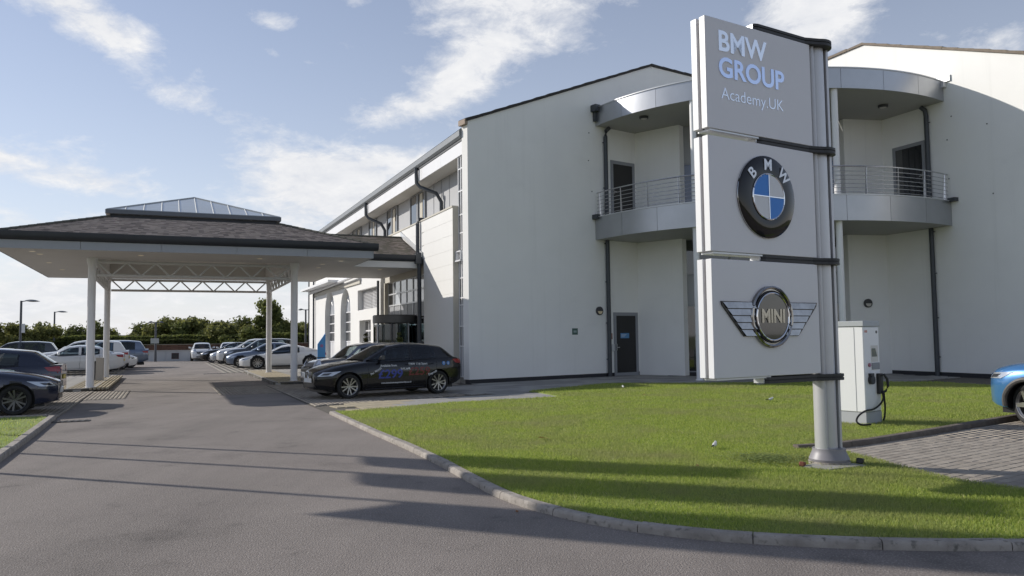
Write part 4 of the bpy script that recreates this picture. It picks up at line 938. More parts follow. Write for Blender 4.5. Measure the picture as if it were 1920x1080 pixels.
for sgn_ in (0, 1): b = MB(); b.fbox(SF_, *( (cu_-.25, cu_+.25, cz_-.005, cz_+.005) if sgn_ == 0 else (cu_-.005, cu_+.005, cz_-.25, cz_+.25)), .050+sgn_*.001, .056+sgn_*.001); b.build('divider', chrome, rd)
wl_ = mat('roundel_letter', (0.72, 0.73, 0.76), 0.2, metal=.3)
for ch, a in (('B', 46), ('M', 0), ('W', -46)):
    a_ = R(a); text('letter', ch, .175, SF_, cu_-.355*math.sin(a_), cz_+.355*math.cos(a_), .048, wl_, rd, offset=.004, extrude=.003, rot=a_)
# winged badge
mu, mz = -.945, 1.79
wing_c = mat('brushed_chrome', (0.42, 0.41, 0.40), 0.14, metal=1.0, noise_amt=.35, nscale=7, bump=.15, bscale=6, bdist=.01)
wo_ = []
b = MB(); b.prism(SF_, disc_pts(mu, mz, .345, 48), .001, .022); wb = b.build('winged_badge', wing_c, fronts[2])
for sx in (-1, 1):
    rows = [(.155, .79, .05), (.075, .735, .05), (-.005, .675, .05), (-.085, .60, .05), (-.16, .515, .03)]
    outl = [(sx*.20, .16), (sx*.79, .165), (sx*.775, .12), (sx*.45, -.215), (sx*.20, -.215)]
    b = MB(); b.prism(SF_, [(mu+x, mz+z) for x, z in outl], .001, .018); b.build('wing', mat('dark_wing_metal', (0.05, 0.05, 0.05), .3, metal=.8), wb)  # dark metal backing behind the feathers
    for i in range(5):
        za, zb_ = .155-i*.075, .155-(i+1)*.075+.010
        xa = .775-(.16-za)*.93; xb = .775-(.16-zb_)*.93
        b = MB(); F2 = SF_; P = [(sx*.22, za), (sx*xa, za), (sx*xb, zb_), (sx*.22, zb_)]
        vs = [F2(mu+P[0][0], mz+P[0][1], .022), F2(mu+P[1][0], mz+P[1][1], .022), F2(mu+P[2][0], mz+P[2][1], .034), F2(mu+P[3][0], mz+P[3][1], .034)]
        v2 = [F2(mu+p[0], mz+p[1], .016) for p in P]; b.hexa(v2+vs); b.build('feather', wing_c, wb)
ring(SF_, mu, mz, .325, .02, .024, wing_c, wb, 'outer_ring'); 
b = MB(); b.prism(SF_, disc_pts(mu, mz, .262, 48), .02, .036); dk = b.build('badge_disc', mat('badge_black', (.018, .018, .018), .08, coat=.8), wb)
ring(SF_, mu, mz, .262, .010, .036, chrome, wb, 'inner_ring'); ring(SF_, mu, mz, .282, .012, .026, slot_m, wb, 'dark_ring')
text('lettering', 'MINI', .205, SF_, mu, mz, .038, mat('mini_letters', (0.36, 0.34, 0.30), .18, metal=.9), fronts[2], offset=.007, extrude=.005, sx=.93)
b = MB(); b.hexa([V(3.30, 9.22, .03), V(3.55, 8.98, .03), V(4.05, 9.2, .03), V(3.8, 9.55, .03), V(3.30, 9.22, .078), V(3.55, 8.98, .075), V(4.05, 9.2, .08), V(3.8, 9.55, .079)]); b.build('foundation_slab', slab_m, sgn)
# debris at the pole foot
for (x, y, s, m_, nm, lb) in ((3.33, 9.24, .05, mat('red_brick', (.20, .07, .045), .9), 'brick_fragment', 'small red brick fragment left of the sign pole base'), (4.06, 9.38, .06, blackpl, 'cable_stub', 'dark cable stub and clips beside the right of the sign pole base')):
    b = MB(); b.box(-s, s, -s*.6, s*.6, 0, s*1.1); o = b.build(nm, m_, None, bevel=.01); o.location = (x, y, .065); o.rotation_euler = (.1, .15, 1); tag(o, lb, 'debris')
# ================================================================== CHARGER
chg = thing('charging_station', 'white cabinet electric car charging station with screen and black cable on the lawn', 'charger', (5.92, 13.36, 0.08))
CFc = Fr((5.92, 13.36, 0), (math.sin(R(50)), math.cos(R(50)), 0), (math.sin(R(140)), math.cos(R(140)), 0))   # u along screen face, w out of it
ch_w = mat('charger_white', (0.80, 0.80, 0.80), .35); ch_g = mat('charger_grey', (0.24, 0.25, 0.27), .5)
b = MB(); b.fbox(CFc, 0, .56, .26, 1.70, -.62, 0); b.build('cabinet', ch_w, chg, bevel=.012)
b = MB(); b.fbox(CFc, 0, .56, .03, .255, -.62, -.001); b.build('plinth', mat('charger_plinth', (0.42, 0.43, 0.45), .6), chg)
b = MB(); b.fbox(CFc, -.015, .575, 1.705, 1.80, -.635, .015); b.build('top_cap', mat('charger_cap', (0.40, 0.42, 0.43), .5), chg, bevel=.008)
LFc = Fr(CFc(0, 0, 0), -CFc.w, -CFc.u)
b = MB(); b.fbox(LFc, .155, .163, .27, 1.69, -.001, .003); b.build('panel_joint', ch_g, chg)
b = MB(); b.fbox(CFc, .25, .50, 1.10, 1.38, 0, .004); scf = b.build('screen_surround', mat('screen_surround', (.62, .60, .56), .5), chg)
b = MB(); b.prism(CFc, [(.27, 1.19), (.46, 1.19), (.40, 1.33), (.27, 1.33)], .004, .008); b.build('screen', mat('charger_screen', (.10, .12, .15), .1, coat=1), scf)
b = MB(); b.fbox(CFc, .26, .53, .97, 1.085, 0, .012); b.build('card_reader', ch_g, chg)
b = MB(); b.prism(CFc, disc_pts(.17, 1.05, .035, 16), 0, .02); b.build('stop_button', red_l, chg)
b = MB(); b.fbox(CFc, .13, .24, .86, .91, .0, .05); b.prism(CFc, disc_pts(.18, .80, .075, 18), 0, .06); b.build('socket', blackpl, chg)
b = MB(); b.prism(CFc, disc_pts(.47, 1.61, .025, 10), 0, .006); b.build('lock', blackpl, chg)
text('maker_logo', 'ABB', .06, CFc, .09, 1.62, .002, red_l, chg, offset=.002, extrude=.001)
b = MB(); b.fbox(CFc, .40, .54, .55, .90, 0, .06); hd = b.build('holster', blackpl, chg, bevel=.01)
b = MB(); b.tube([CFc(.47, .86, .05), CFc(.49, .88, .10), CFc(.53, .80, .13), CFc(.55, .68, .13), CFc(.53, .60, .10), CFc(.48, .57, .06)], .022, 8); b.build('plug_handle', blackpl, hd, smooth=True)
cab = [CFc(.50, .58, .12), CFc(.50, .46, .14), CFc(.44, .33, .18), CFc(.30, .27-.02, .26), CFc(.12, .33-.12, .33), CFc(-.05, .19, .36), CFc(-.16, .14, .34), CFc(-.20, .115, .30), CFc(-.12, .10, .22), CFc(.0, .095, .2)]
def spline(pts, n=8):
    pts = [Vector(p) for p in pts]; out = []
    for i in range(len(pts)-1):
        p0, p1, p2, p3 = pts[max(i-1, 0)], pts[i], pts[i+1], pts[min(i+2, len(pts)-1)]
        for k in range(n):
            t = k/n; out.append(.5*((2*p1)+(-p0+p2)*t+(2*p0-5*p1+4*p2-p3)*t*t+(-p0+3*p1-3*p2+p3)*t**3))
    return out+[pts[-1]]
b = MB(); b.tube(spline([CFc(.47, .56, .07), CFc(.46, .47, .08), CFc(.36, .38, .07), CFc(.16, .31, .05), CFc(-.12, .30, .05), CFc(-.36, .24, .05), CFc(-.50, .16, .08), CFc(-.46, .105, .14), CFc(-.28, .10, .20)]), .016, 8); b.build('cable', rubber, chg, smooth=True)
b = MB(); b.tube(spline([CFc(.53, .58, .06), CFc(.57, .45, .05), CFc(.58, .30, .05), CFc(.55, .16, .05), CFc(.50, .10, .05)]), .016, 8); b.build('cable', rubber, chg, smooth=True)

# ================================================================== CARS
def interp(tab, x): 
    xs = [p[0] for p in tab]; return float(np.interp(x, xs, [p[1] for p in tab]))
def smoothtab(tab, x, h=0.10): return (interp(tab, x-h)+2*interp(tab, x)+interp(tab, x+h))/4
KINDS = {
 'hatch': dict(L=4.33, Wd=1.77, H=1.42, wb=2.69, fo=.79, wr=.325,
    zs=[(0, .62), (.15, .70), (.5, .80), (1.0, .88), (1.5, .93), (2.5, .95), (3.5, 1.0), (4.1, 1.02), (4.33, .95)],
    zc=[(0, .66), (.12, .76), (.5, .88), (1.0, .96), (1.45, 1.0), (4.33, 1.02)],
    zb=[(0, .27), (.3, .20), (.8, .17), (3.6, .18), (4.1, .25), (4.33, .36)],
    hw=[(0, .34), (.05, .50), (.12, .64), (.22, .74), (.42, .83), (.75, .87), (1.2, .88), (3.4, .885), (3.9, .85), (4.2, .78), (4.33, .66)],
    roof=[(1.30, .98), (2.02, 1.35), (2.50, 1.42), (3.05, 1.41), (3.72, 1.33), (4.14, 1.02)], ws=(1.30, 2.02), rw=(3.72, 4.14), bp=[(2.62, 2.72)], cp=3.42),
 'mini': dict(L=3.85, Wd=1.73, H=1.415, wb=2.5, fo=.72, wr=.31,
    zs=[(0, .60), (.12, .74), (.4, .84), (.9, .90), (1.4, .94), (3.4, .97), (3.85, .92)], zc=[(0, .64), (.12, .82), (.45, .93), (.9, .97), (1.3, 1.0), (3.85, 1.0)],
    zb=[(0, .25), (.3, .19), (.8, .16), (3.3, .18), (3.85, .34)], hw=[(0, .38), (.06, .56), (.15, .70), (.35, .81), (.8, .865), (3.1, .865), (3.6, .82), (3.85, .70)],
    roof=[(1.10, .98), (1.52, 1.33), (1.95, 1.415), (3.2, 1.41), (3.58, 1.37), (3.75, 1.0)], ws=(1.10, 1.52), rw=(3.55, 3.75), bp=[(2.35, 2.45)], cp=3.30),
 'sedan': dict(L=4.63, Wd=1.81, H=1.42, wb=2.81, fo=.78, wr=.33,
    zs=[(0, .60), (.15, .68), (.6, .80), (1.4, .90), (3.6, .98), (4.4, 1.0), (4.63, .92)], zc=[(0, .64), (.15, .74), (.6, .88), (1.4, .98), (3.9, 1.04), (4.45, 1.06), (4.63, .98)],
    zb=[(0, .27), (.3, .2), (.8, .17), (3.9, .18), (4.4, .25), (4.63, .38)], hw=[(0, .34), (.05, .50), (.12, .64), (.25, .76), (.45, .85), (.8, .89), (1.2, .90), (3.8, .90), (4.3, .85), (4.63, .70)],
    roof=[(1.38, .97), (2.15, 1.36), (2.6, 1.42), (3.1, 1.40), (3.5, 1.32), (4.12, 1.05)], ws=(1.38, 2.15), rw=(3.5, 4.12), bp=[(2.62, 2.74)], cp=3.55),
 'suv': dict(L=4.60, Wd=1.88, H=1.67, wb=2.81, fo=.80, wr=.36,
    zs=[(0, .78), (.15, .90), (.6, .98), (1.3, 1.05), (3.8, 1.10), (4.6, 1.05)], zc=[(0, .84), (.12, .98), (.6, 1.08), (1.3, 1.14), (4.6, 1.14)],
    zb=[(0, .34), (.3, .27), (.8, .24), (3.7, .25), (4.3, .32), (4.6, .45)], hw=[(0, .44), (.06, .62), (.15, .75), (.35, .87), (.7, .92), (1.2, .94), (3.8, .94), (4.3, .88), (4.6, .74)],
    roof=[(1.25, 1.12), (1.95, 1.58), (2.4, 1.66), (3.5, 1.65), (4.15, 1.58), (4.42, 1.15)], ws=(1.25, 1.95), rw=(4.15, 4.42), bp=[(2.50, 2.62)], cp=3.85),
 'sports': dict(L=4.69, Wd=1.94, H=1.29, wb=2.80, fo=.97, wr=.345,
    zs=[(0, .50), (.2, .60), (.7, .76), (1.2, .80), (1.8, .80), (2.8, .84), (3.5, .90), (4.2, .92), (4.69, .86)], zc=[(0, .52), (.25, .62), (.8, .76), (1.4, .84), (3.6, .96), (4.3, .98), (4.69, .90)],
    zb=[(0, .18), (.4, .13), (1.2, .12), (3.8, .14), (4.4, .22), (4.69, .40)], hw=[(0, .36), (.08, .58), (.2, .74), (.4, .86), (.8, .95), (1.6, .93), (2.4, .92), (3.5, .97), (4.2, .93), (4.69, .74)],
    roof=[(1.30, .81), (2.2, 1.22), (2.6, 1.285), (3.1, 1.25), (3.7, 1.10), (4.35, .96)], ws=(1.30, 2.2), rw=(3.5, 4.35), bp=[(2.75, 2.83)], cp=3.2)}
KINDS['cuv'] = dict(KINDS['suv'], L=4.3, wb=2.6, fo=.80, H=1.56, wr=.335, rw=(3.95, 4.15), cp=3.6,
    roof=[(1.2, 1.06), (1.85, 1.48), (2.3, 1.56), (3.3, 1.55), (3.95, 1.48), (4.15, 1.1)], zs=[(0, .74), (.1, .84), (.5, .93), (1.2, .98), (3.8, 1.04), (4.3, 1.0)], zc=[(0, .80), (.12, .94), (.5, 1.02), (1.2, 1.07), (4.3, 1.08)],
    zb=[(0, .32), (.3, .24), (.8, .22), (3.5, .23), (4.0, .30), (4.3, .42)], hw=[(0, .42), (.06, .60), (.15, .72), (.35, .83), (.8, .885), (3.6, .89), (4.0, .84), (4.3, .72)], bp=[(2.4, 2.5)])

def wheel(parent, x, y, r, side, style, steer=0.0, wd=.205):
    """rim mesh (part) with tyre child; side=+1 outer face towards +y"""
    rm = rim_d if style in ('y5dark',) else rim_m
    b = MB(); rr = r*.73
    b.lathe([(rr*.96, side*wd*.46), (rr, side*wd*.5), (rr*.98, side*wd*.40), (rr*.90, side*wd*.30), (rr*.90, -side*wd*.4)], (0, 0, 0), axis='y', n=32)
    b.lathe([(0, side*wd*.40), (rr*.14, side*wd*.41), (rr*.20, side*wd*.34), (rr*.2, 0)], (0, 0, 0), axis='y', n=16)
    specs = {'double5': (5, 2, .032, .22), 'turbine': (10, 1, .045, 0), 'y5dark': (5, 2, .042, .20), 'five': (5, 1, .20, 0)}
    n, dbl, wd_, gap = specs[style if style in specs else 'double5']
    for k in range(n):
        for d in ([-gap, gap] if dbl == 2 else [0]):
            a0 = 2*math.pi*k/n+.2+d*.9; a1 = 2*math.pi*k/n+.2+d*1.15+(.35 if style == 'turbine' else 0)
            r0, r1 = rr*.15, rr*.95; w0, w1 = wd_*.8*r/.33*.5, wd_*1.0*r/.33*.5
            if style == 'five': w0, w1 = .045, .030
            p0 = Vector((math.cos(a0)*r0, 0, math.sin(a0)*r0)); p1 = Vector((math.cos(a1)*r1, 0, math.sin(a1)*r1)); t_ = (p1-p0).normalized(); q = Vector((-t_.z, 0, t_.x))
            ys = [side*wd*.30, side*wd*.40]
            ye = [side*wd*.36, side*wd*.47]
            b.hexa([p0-q*w0+V(0, ys[0], 0), p1-q*w1+V(0, ye[0], 0), p1+q*w1+V(0, ye[0], 0), p0+q*w0+V(0, ys[0], 0), p0-q*w0+V(0, ys[1], 0), p1-q*w1+V(0, ye[1], 0), p1+q*w1+V(0, ye[1], 0), p0+q*w0+V(0, ys[1], 0)])
    w = b.build('wheel', rm, None, smooth=False); w.parent = parent; w.location = (x, y, r); w.rotation_euler = (0, random.uniform(0, 6), 0) if not steer else (0, .3, steer)
    t = MB(); s = wd*.5
    t.lathe([(rr*.99, -s*.85), (rr*1.1, -s), (r*.93, -s), (r*.99, -s*.8), (r, -s*.5), (r, s*.5), (r*.99, s*.8), (r*.93, s), (rr*1.1, s), (rr*.99, s*.85)], (0, 0, 0), axis='y', n=40)
    to = t.build('tyre', rubber, None, smooth=True); to.parent = w
    d = MB(); d.lathe([(0, 0), (rr*.62, 0), (rr*.62, side*.02), (0, side*.02)], (0, 0, 0), axis='y', n=20); do = d.build('brake_disc', mat('brake_disc', (.07, .065, .06), .5, metal=.5), None); do.parent = w
    d = MB(); d.lathe([(0, -side*s*.8), (rr*.95, -side*s*.8)], (0, 0, 0), axis='y', n=20); do = d.build('inner_face', blackpl, None); do.parent = w
    return w

def make_car(kind, paint, label, pos, az, wheels='double5', steer=0.0, group=None, near=False, cladding=False, roofm=None, seats=True, name='parked_car', dark_roof=False):
    S = KINDS[kind]; L = S['L']; root = thing(name, label, 'car', (0, 0, 0), group); nose = S['fo']+S['wb']/2
    X = lambda u: nose-u              # u from the nose -> local x
    NU = 46; us_ = [0, .02, .05, .09, .14, .20]+[.20+(L-.40)*k/(NU-12) for k in range(1, NU-11)]+[L-.14, L-.09, L-.05, L-.02, L]
    us_ = sorted(set(us_))
    def section(u):
        hw, zs, zc, zb = (smoothtab(S[k], u) for k in ('hw', 'zs', 'zc', 'zb')); d = zs-zb
        return [(0, zb), (hw*.82, zb), (hw*.94, zb+.03), (hw*.975, zb+.10), (hw*.985, zb+d*.30), (hw*.992, zb+d*.45), (hw, zb+d*.60), (hw*.998, zb+d*.72), (hw*.975, zb+d*.84), (hw*.955, zb+d*.93), (hw*.915, zs), (hw*.84, zs+(zc-zs)*.45+.004), (hw*.6, zs+(zc-zs)*.82+.006), (hw*.3, zc), (0, zc)]
    b = MB(); ns = len(section(0)); rows = []
    for u in us_:
        h = section(u); full = [(y, z) for y, z in h]+[(-y, z) for y, z in reversed(h[1:-1])]; rows.append([(X(u), y, z) for y, z in full])
    n = len(rows[0]); vs = [v for r_ in rows for v in r_]; fs = []
    for i in range(len(rows)-1):
        for j in range(n): fs.append((i*n+j, i*n+(j+1) % n, (i+1)*n+(j+1) % n, (i+1)*n+j))
    fs += [tuple(reversed(range(n))), tuple(range((len(rows)-1)*n, len(rows)*n))]
    b.add(vs, fs); body = b.build('body', paint, root, smooth=True)
    bm = bmesh.new(); bm.from_mesh(body.data); bvh = BVHTree.FromBMesh(bm); bm.free()
    # wheel arches cut through the body
    cut = MB(); wr = S['wr']; axl = (S['wb']/2, -S['wb']/2); mhw = max(p[1] for p in S['hw'])
    for ax in axl:
        for sd_ in (-1, 1):
            y0, y1 = sd_*(mhw-.30), sd_*(mhw+.2); rc_ = wr+.055
            k = 28; ring0 = [(ax+rc_*math.cos(2*math.pi*i/k), y0, wr+rc_*math.sin(2*math.pi*i/k)) for i in range(k)]; ring1 = [(x, y1, z) for x, _, z in ring0]
            cut.add(ring0+ring1, [tuple(range(k)), tuple(reversed(range(k, 2*k)))]+[(i, i+k, (i+1) % k+k, (i+1) % k) for i in range(k)])
    co = cut.build('cut', blackpl, None); mod = body.modifiers.new('b', 'BOOLEAN'); mod.object = co; mod.operation = 'DIFFERENCE'; mod.solver = 'EXACT'
    dg = bpy.context.evaluated_depsgraph_get(); nm = bpy.data.meshes.new_from_object(body.evaluated_get(dg)); body.modifiers.clear(); body.data = nm
    bpy.data.objects.remove(co)
    if len(nm.materials) == 0: nm.materials.append(paint)
    nm.materials.append(blackpl) if len(nm.materials) == 1 else None
    for p in nm.polygons:
        c = p.center; hit_ = any(abs(math.hypot(c.x-ax, c.z-wr)-(wr+.055)) < .012 or math.hypot(c.x-ax, c.z-wr) < wr+.05 and abs(c.y) < mhw-.28 for ax in axl)
        p.material_index = 1 if hit_ else 0
        p.use_smooth = not hit_
    try: nm.set_sharp_from_angle(angle=R(35))
    except Exception: pass
    # projection helpers
    def cast(o_, d_):
        r_ = bvh.ray_cast(Vector(o_), Vector(d_).normalized()); return r_[0], r_[1]
    def side_pt(u, z, off, sd_=1):
        loc, nn = cast((X(u), sd_*2, z), (0, -sd_, 0))
        if loc is None: loc = Vector((X(u), sd_*interp(S['hw'], u), z)); nn = V(0, sd_, 0)
        return loc+nn*off
    def front_pt(y, z, off, d_=1):
        loc, nn = cast((d_*4, y, z), (-d_, 0, 0))
        if loc is None: loc = Vector((d_*nose if d_ > 0 else nose-L, y, z)); nn = V(d_, 0, 0)
        return loc+nn*off
    def patch(name, pts, fn, m, parent=root, nu=8, nv=4, off=.006, thick=False):
        """bilinear patch of 4 (a,b) points projected on the body"""
        p = [Vector((*q, 0)) for q in pts]; g = MB(); vs = []
        for j in range(nv+1):
            for i in range(nu+1):
                f, h = i/nu, j/nv; q = p[0].lerp(p[1], f).lerp(p[3].lerp(p[2], f), h); vs.append(fn(q.x, q.y, off))
        g.add(vs, [(j*(nu+1)+i, j*(nu+1)+i+1, (j+1)*(nu+1)+i+1, (j+1)*(nu+1)+i) for j in range(nv) for i in range(nu)])
        return g.build(name, m, parent, smooth=True, recalc=False)
    # greenhouse -------------------------------------------------------------
    rf = S['roof']; ua, ub = rf[0][0], rf[-1][0]; zmax = S['H']
    st = sorted(set([ua+(ub-ua)*k/26 for k in range(27)]+[S['ws'][1], S['rw'][0], S['cp']]+[q for p in S['bp'] for q in p]))
    def gsec(u):
        zt = smoothtab(rf, u, .06) if ua+.08 < u < ub-.06 else interp(rf, u); hw = interp(S['hw'], u); belt = min(smoothtab(S['zs'], u)+.005, zt)
        fr_ = max(0.0, min(1.0, (zt-belt)/(zmax-.95))); yb = hw*.915; yt = yb-.20*fr_-.03
        tip = (u-ua)/(ub-ua); nar = 1-.10*max(0, 1-tip/.22)-.13*max(0, (tip-.72)/.28)
        return belt, zt, yb*nar, yt*nar
    groups = {'windscreen': [], 'roof_panel': [], 'rear_window': [], 'side_window': [], 'pillars': []}; verts = []; NS = 9
    for u in st:
        belt, zt, yb, yt = gsec(u); e_ = min(.07, max(0, zt-belt)*.4); zq = zt-e_
        yq = yb+(yt-yb)*((zq-belt)/max(zt-belt, 1e-4)) if zt > belt+1e-4 else yb
        half = [(yb, belt), (yb*.5+yq*.5+.008, (belt+zq)/2), (yq, zq), (yt-.01, zt-.012), (yt-.07, zt+.006), (yt*.72, zt+.022), (yt*.36, zt+.034), (0, zt+.038)]
        verts.append([(X(u), y, z) for y, z in half]+[(X(u), -y, z) for y, z in reversed(half[:-1])])
    nv_ = len(verts[0]); flatv = [v for r_ in verts for v in r_]
    for i in range(len(st)-1):
        um = (st[i]+st[i+1])/2; bpil = any(p[0]-.001 < um < p[1]+.001 for p in S['bp'])
        for j in range(nv_-1):
            jj = j if j < 7 else nv_-2-j; f_ = (i*nv_+j, i*nv_+j+1, (i+1)*nv_+j+1, (i+1)*nv_+j)
            if jj < 2: g = 'pillars' if (um > S['cp'] or bpil or um < ua+.22) else 'side_window'
            elif jj == 2 or jj == 3: g = 'pillars'
            else: g = 'windscreen' if um < S['ws'][1] else ('rear_window' if um > S['rw'][0] else 'roof_panel')
            groups[g].append(f_)
    for g, ff in groups.items():
        m_ = carglass if g in ('windscreen', 'rear_window', 'side_window') else (roofm or (blackpl if dark_roof and g == 'roof_panel' else paint))
        sets = {}
        for f_ in ff:
            key = (0, 0)
            if g == 'side_window': c_ = f_[0]//nv_; key = (flatv[f_[0]][1] > 0, st[c_] >= S['bp'][0][1]-.002)
            sets.setdefault(key, []).append(f_)
        for ff2 in sets.values():
            used = sorted(set(i for f_ in ff2 for i in f_)); mp_ = {v: k for k, v in enumerate(used)}; q = MB(); q.add([flatv[i] for i in used], [tuple(mp_[i] for i in f_) for f_ in ff2])
            q.build(g, m_, root, smooth=True)
    if True:
        q = MB(); n_ = 12; fl = []
        for k in range(n_+1):
            u = ua+.05+(ub-ua-.1)*k/n_; belt, zt, yb, yt = gsec(u); fl.append((X(u), yb-.02, smoothtab(S['zc'], u)+.012))
        q.add(fl+[(x, -y, z) for x, y, z in fl], [(i, i+1, n_+1+i+1, n_+1+i) for i in range(n_)]); q.build('cabin_floor', cabin, root, recalc=False)
    if seats:
        zt_ = interp(S['zc'], 2.0)
        for u in (S['ws'][1]+.45, S['ws'][1]+1.25):
            for y in (-.37, .37):
                if u > S['cp']: continue
                q = MB(); q.hexa([(X(u), y-.22, zt_-.02), (X(u), y+.22, zt_-.02), (X(u)-.10, y+.22, zt_-.02), (X(u)-.10, y-.22, zt_-.02), (X(u)-.07, y-.17, zt_+.12), (X(u)-.07, y+.17, zt_+.12), (X(u)-.15, y+.17, zt_+.12), (X(u)-.15, y-.17, zt_+.12)])
                q.hexa([(X(u)-.07, y-.12, zt_+.14), (X(u)-.07, y+.12, zt_+.14), (X(u)-.15, y+.12, zt_+.14), (X(u)-.15, y-.12, zt_+.14), (X(u)-.09, y-.11, zt_+.28), (X(u)-.09, y+.11, zt_+.28), (X(u)-.16, y+.11, zt_+.28), (X(u)-.16, y-.11, zt_+.28)]); q.build('seat', seat_m, root, bevel=.02)
    # lamps, grille, plates ----------------------------------------------------
    zf = interp(S['zs'], .25); zn = interp(S['zb'], 0)
    for s_ in (-1, 1):
        if kind in ('mini',):
            c = front_pt(s_*(.55 if kind == 'mini' else .50), zf+(.02 if kind == 'mini' else -.06), 0); rr_ = .125; nn = Vector((1.0, s_*.55, .55)).normalized(); a_ = nn.cross(Vector((0, 0, 1))).normalized(); bb_ = a_.cross(nn)
            q = MB(); q.add([c+nn*.02]+[c+nn*.0+a_*rr_*math.cos(2*math.pi*k/20)+bb_*rr_*1.15*math.sin(2*math.pi*k/20) for k in range(20)], [(0, k+1, (k+1) % 20+1) for k in range(20)]); hl = q.build('headlight', lens_m, root, smooth=True)
            q = MB(); q.tube([c+a_*rr_*math.cos(2*math.pi*k/20)+bb_*rr_*1.15*math.sin(2*math.pi*k/20) for k in range(21)], .013, 6, False); q.build('chrome_ring', chrome, hl, smooth=True)
        else:
            fn = lambda a, bz, off: side_pt(a, bz, off, s_)
            zz = zf
            hl = patch('headlight', [(.05, zz-.13), (.34, zz-.12), (.58, zz+.0), (.16, zz-.03)], fn, lens_m, nu=10, off=.008)
            patch('headlight_cluster', [(.10, zz-.11), (.26, zz-.10), (.34, zz-.04), (.17, zz-.055)], fn, mat('lamp_dark', (.03, .03, .035), .1, coat=1.0), hl, nu=8, off=.011)
        fn = lambda a, bz, off: side_pt(a, bz, off, s_)
        zr = interp(S['zs'], L-.2)
        patch('tail_light', [(L-.02, zr-.17), (L-.26, zr-.15), (L-.36, zr-.05), (L-.03, zr-.04)], fn, red_l, nu=8, off=.008)
        patch('tail_light', [(s_*.42, zr-.20), (s_*.72, zr-.20), (s_*.72, zr-.04), (s_*.42, zr-.04)], lambda a, bz, off: front_pt(a, bz, off, -1), red_l, nu=4, off=.008)
        # mirror
        um = S['ws'][0]+.42; zm = interp(S['zs'], um)+.06; q = MB(); ym = s_*(interp(S['hw'], um)+.03)
        q.hexa([(X(um)-.02, ym-s_*.14, zm-.02), (X(um)+.06, ym-s_*.14, zm-.02), (X(um)+.09, ym+s_*.10, zm), (X(um)-.04, ym+s_*.10, zm), (X(um)-.02, ym-s_*.10, zm+.09), (X(um)+.05, ym-s_*.10, zm+.09), (X(um)+.06, ym+s_*.09, zm+.14), (X(um)-.04, ym+s_*.09, zm+.14)])
        q.build('wing_mirror', paint, root, bevel=.018, smooth=True)
        # door seams and handles
        z_lo, z_hi = smoothtab(S['zb'], 2)+.12, interp(S['zs'], 2)-.0
        seams = [S['fo']+.42+.10, S['bp'][0][0]+.06] + ([S['cp']-.02] if kind in ('hatch', 'sedan', 'suv', 'cuv') else [])
        for su in seams:
            q = MB(); P = [side_pt(su+(.02 if i > 3 else 0), z_lo+(z_hi-z_lo)*i/8, .003, s_) for i in range(9)]; q.tube(P, .0045, 4, False); q.build('door_seam', blackpl, root)
        q = MB(); P = [side_pt(seams[0]+(seams[-1]-seams[0])*i/10, z_lo, .003, s_) for i in range(11)]; q.tube(P, .005, 4, False); q.build('door_seam', blackpl, root)
        for su in seams[1:]:
            q = MB(); zz = z_hi-.10; P = [side_pt(su-.26+.18*i/4, zz+.004*i, .02 if 0 < i < 4 else .004, s_) for i in range(5)]; q.tube(P, .011, 6); q.build('door_handle', paint if not near else paint, root, smooth=True)
        # window chrome/black line at belt and sill
        q = MB(); P = [(X(u), s_*(gsec(u)[2]+.004), gsec(u)[0]+.004) for u in np.linspace(ua+.1, S['cp'], 14)]; q.tube(P, .008, 4); q.build('belt_trim', blackpl, root)
        q = MB(); P = [side_pt(u, smoothtab(S['zb'], u)+.05, .006, s_) for u in np.linspace(S['fo']+.45, S['fo']+S['wb']-.45, 12)]; q.tube(P, .03 if cladding else .016, 6); q.build('sill', blackpl if (cladding or not near) else paint, root, smooth=True)
        if cladding:
            for ax in axl:
                q = MB(); rc_ = wr+.085; P = []
                for k in range(17):
                    a_ = math.pi*(k/16)*1.06-.03*math.pi; px, pz = ax+rc_*math.cos(a_), wr+rc_*math.sin(a_); pp = side_pt(nose-px, max(pz, .2), .004, s_); P.append(pp)
                q.tube(P, .042, 8); q.build('arch_cladding', mat('grey_arch_cladding', (.085, .08, .075), .6), root, smooth=True)
    gl_m = mat('grille_black', (.012, .012, .013), .4)
    if kind in ('hatch', 'sedan', 'suv', 'sports'):
        for s_ in (-1, 1):
            zz = zf-.10; gk = patch('kidney_grille', [(s_*.03, zz-.09), (s_*.24, zz-.08), (s_*.26, zz+.05), (s_*.05, zz+.07)], front_pt, gl_m, nu=5, off=.012)
            q = MB(); P = [front_pt(*p, .018) for p in ((s_*.03, zz-.09), (s_*.24, zz-.08), (s_*.26, zz+.05), (s_*.05, zz+.07), (s_*.03, zz-.09))]; q.tube(P, .010, 5, False); q.build('chrome_surround', chrome, gk, smooth=True)
        patch('lower_intake', [(-.45, zn+.04), (.45, zn+.04), (.40, zn+.15), (-.40, zn+.15)], front_pt, gl_m, nu=8, off=.008)
    else:
        gk = patch('grille', [(-.34, zf-.22), (.34, zf-.22), (.42, zf-.06), (-.42, zf-.06)], front_pt, gl_m, nu=8, off=.012)
        for k in range(3): q = MB(); P = [front_pt(y, zf-.19+k*.05, .02) for y in np.linspace(-.36, .36, 7)]; q.tube(P, .008, 5); q.build('chrome_bar', chrome, gk, smooth=True)
        patch('lower_intake', [(-.45, zn+.03), (.45, zn+.03), (.42, zn+.12), (-.42, zn+.12)], front_pt, gl_m, nu=8, off=.008)
    pz = zn+.22 if kind != 'sports' else zn+.14
    q = MB(); c = front_pt(0, pz, .02); q.box(c.x-.004, c.x+.012, -.26, .26, pz-.055, pz+.055); q.build('number_plate', plate_w, root)
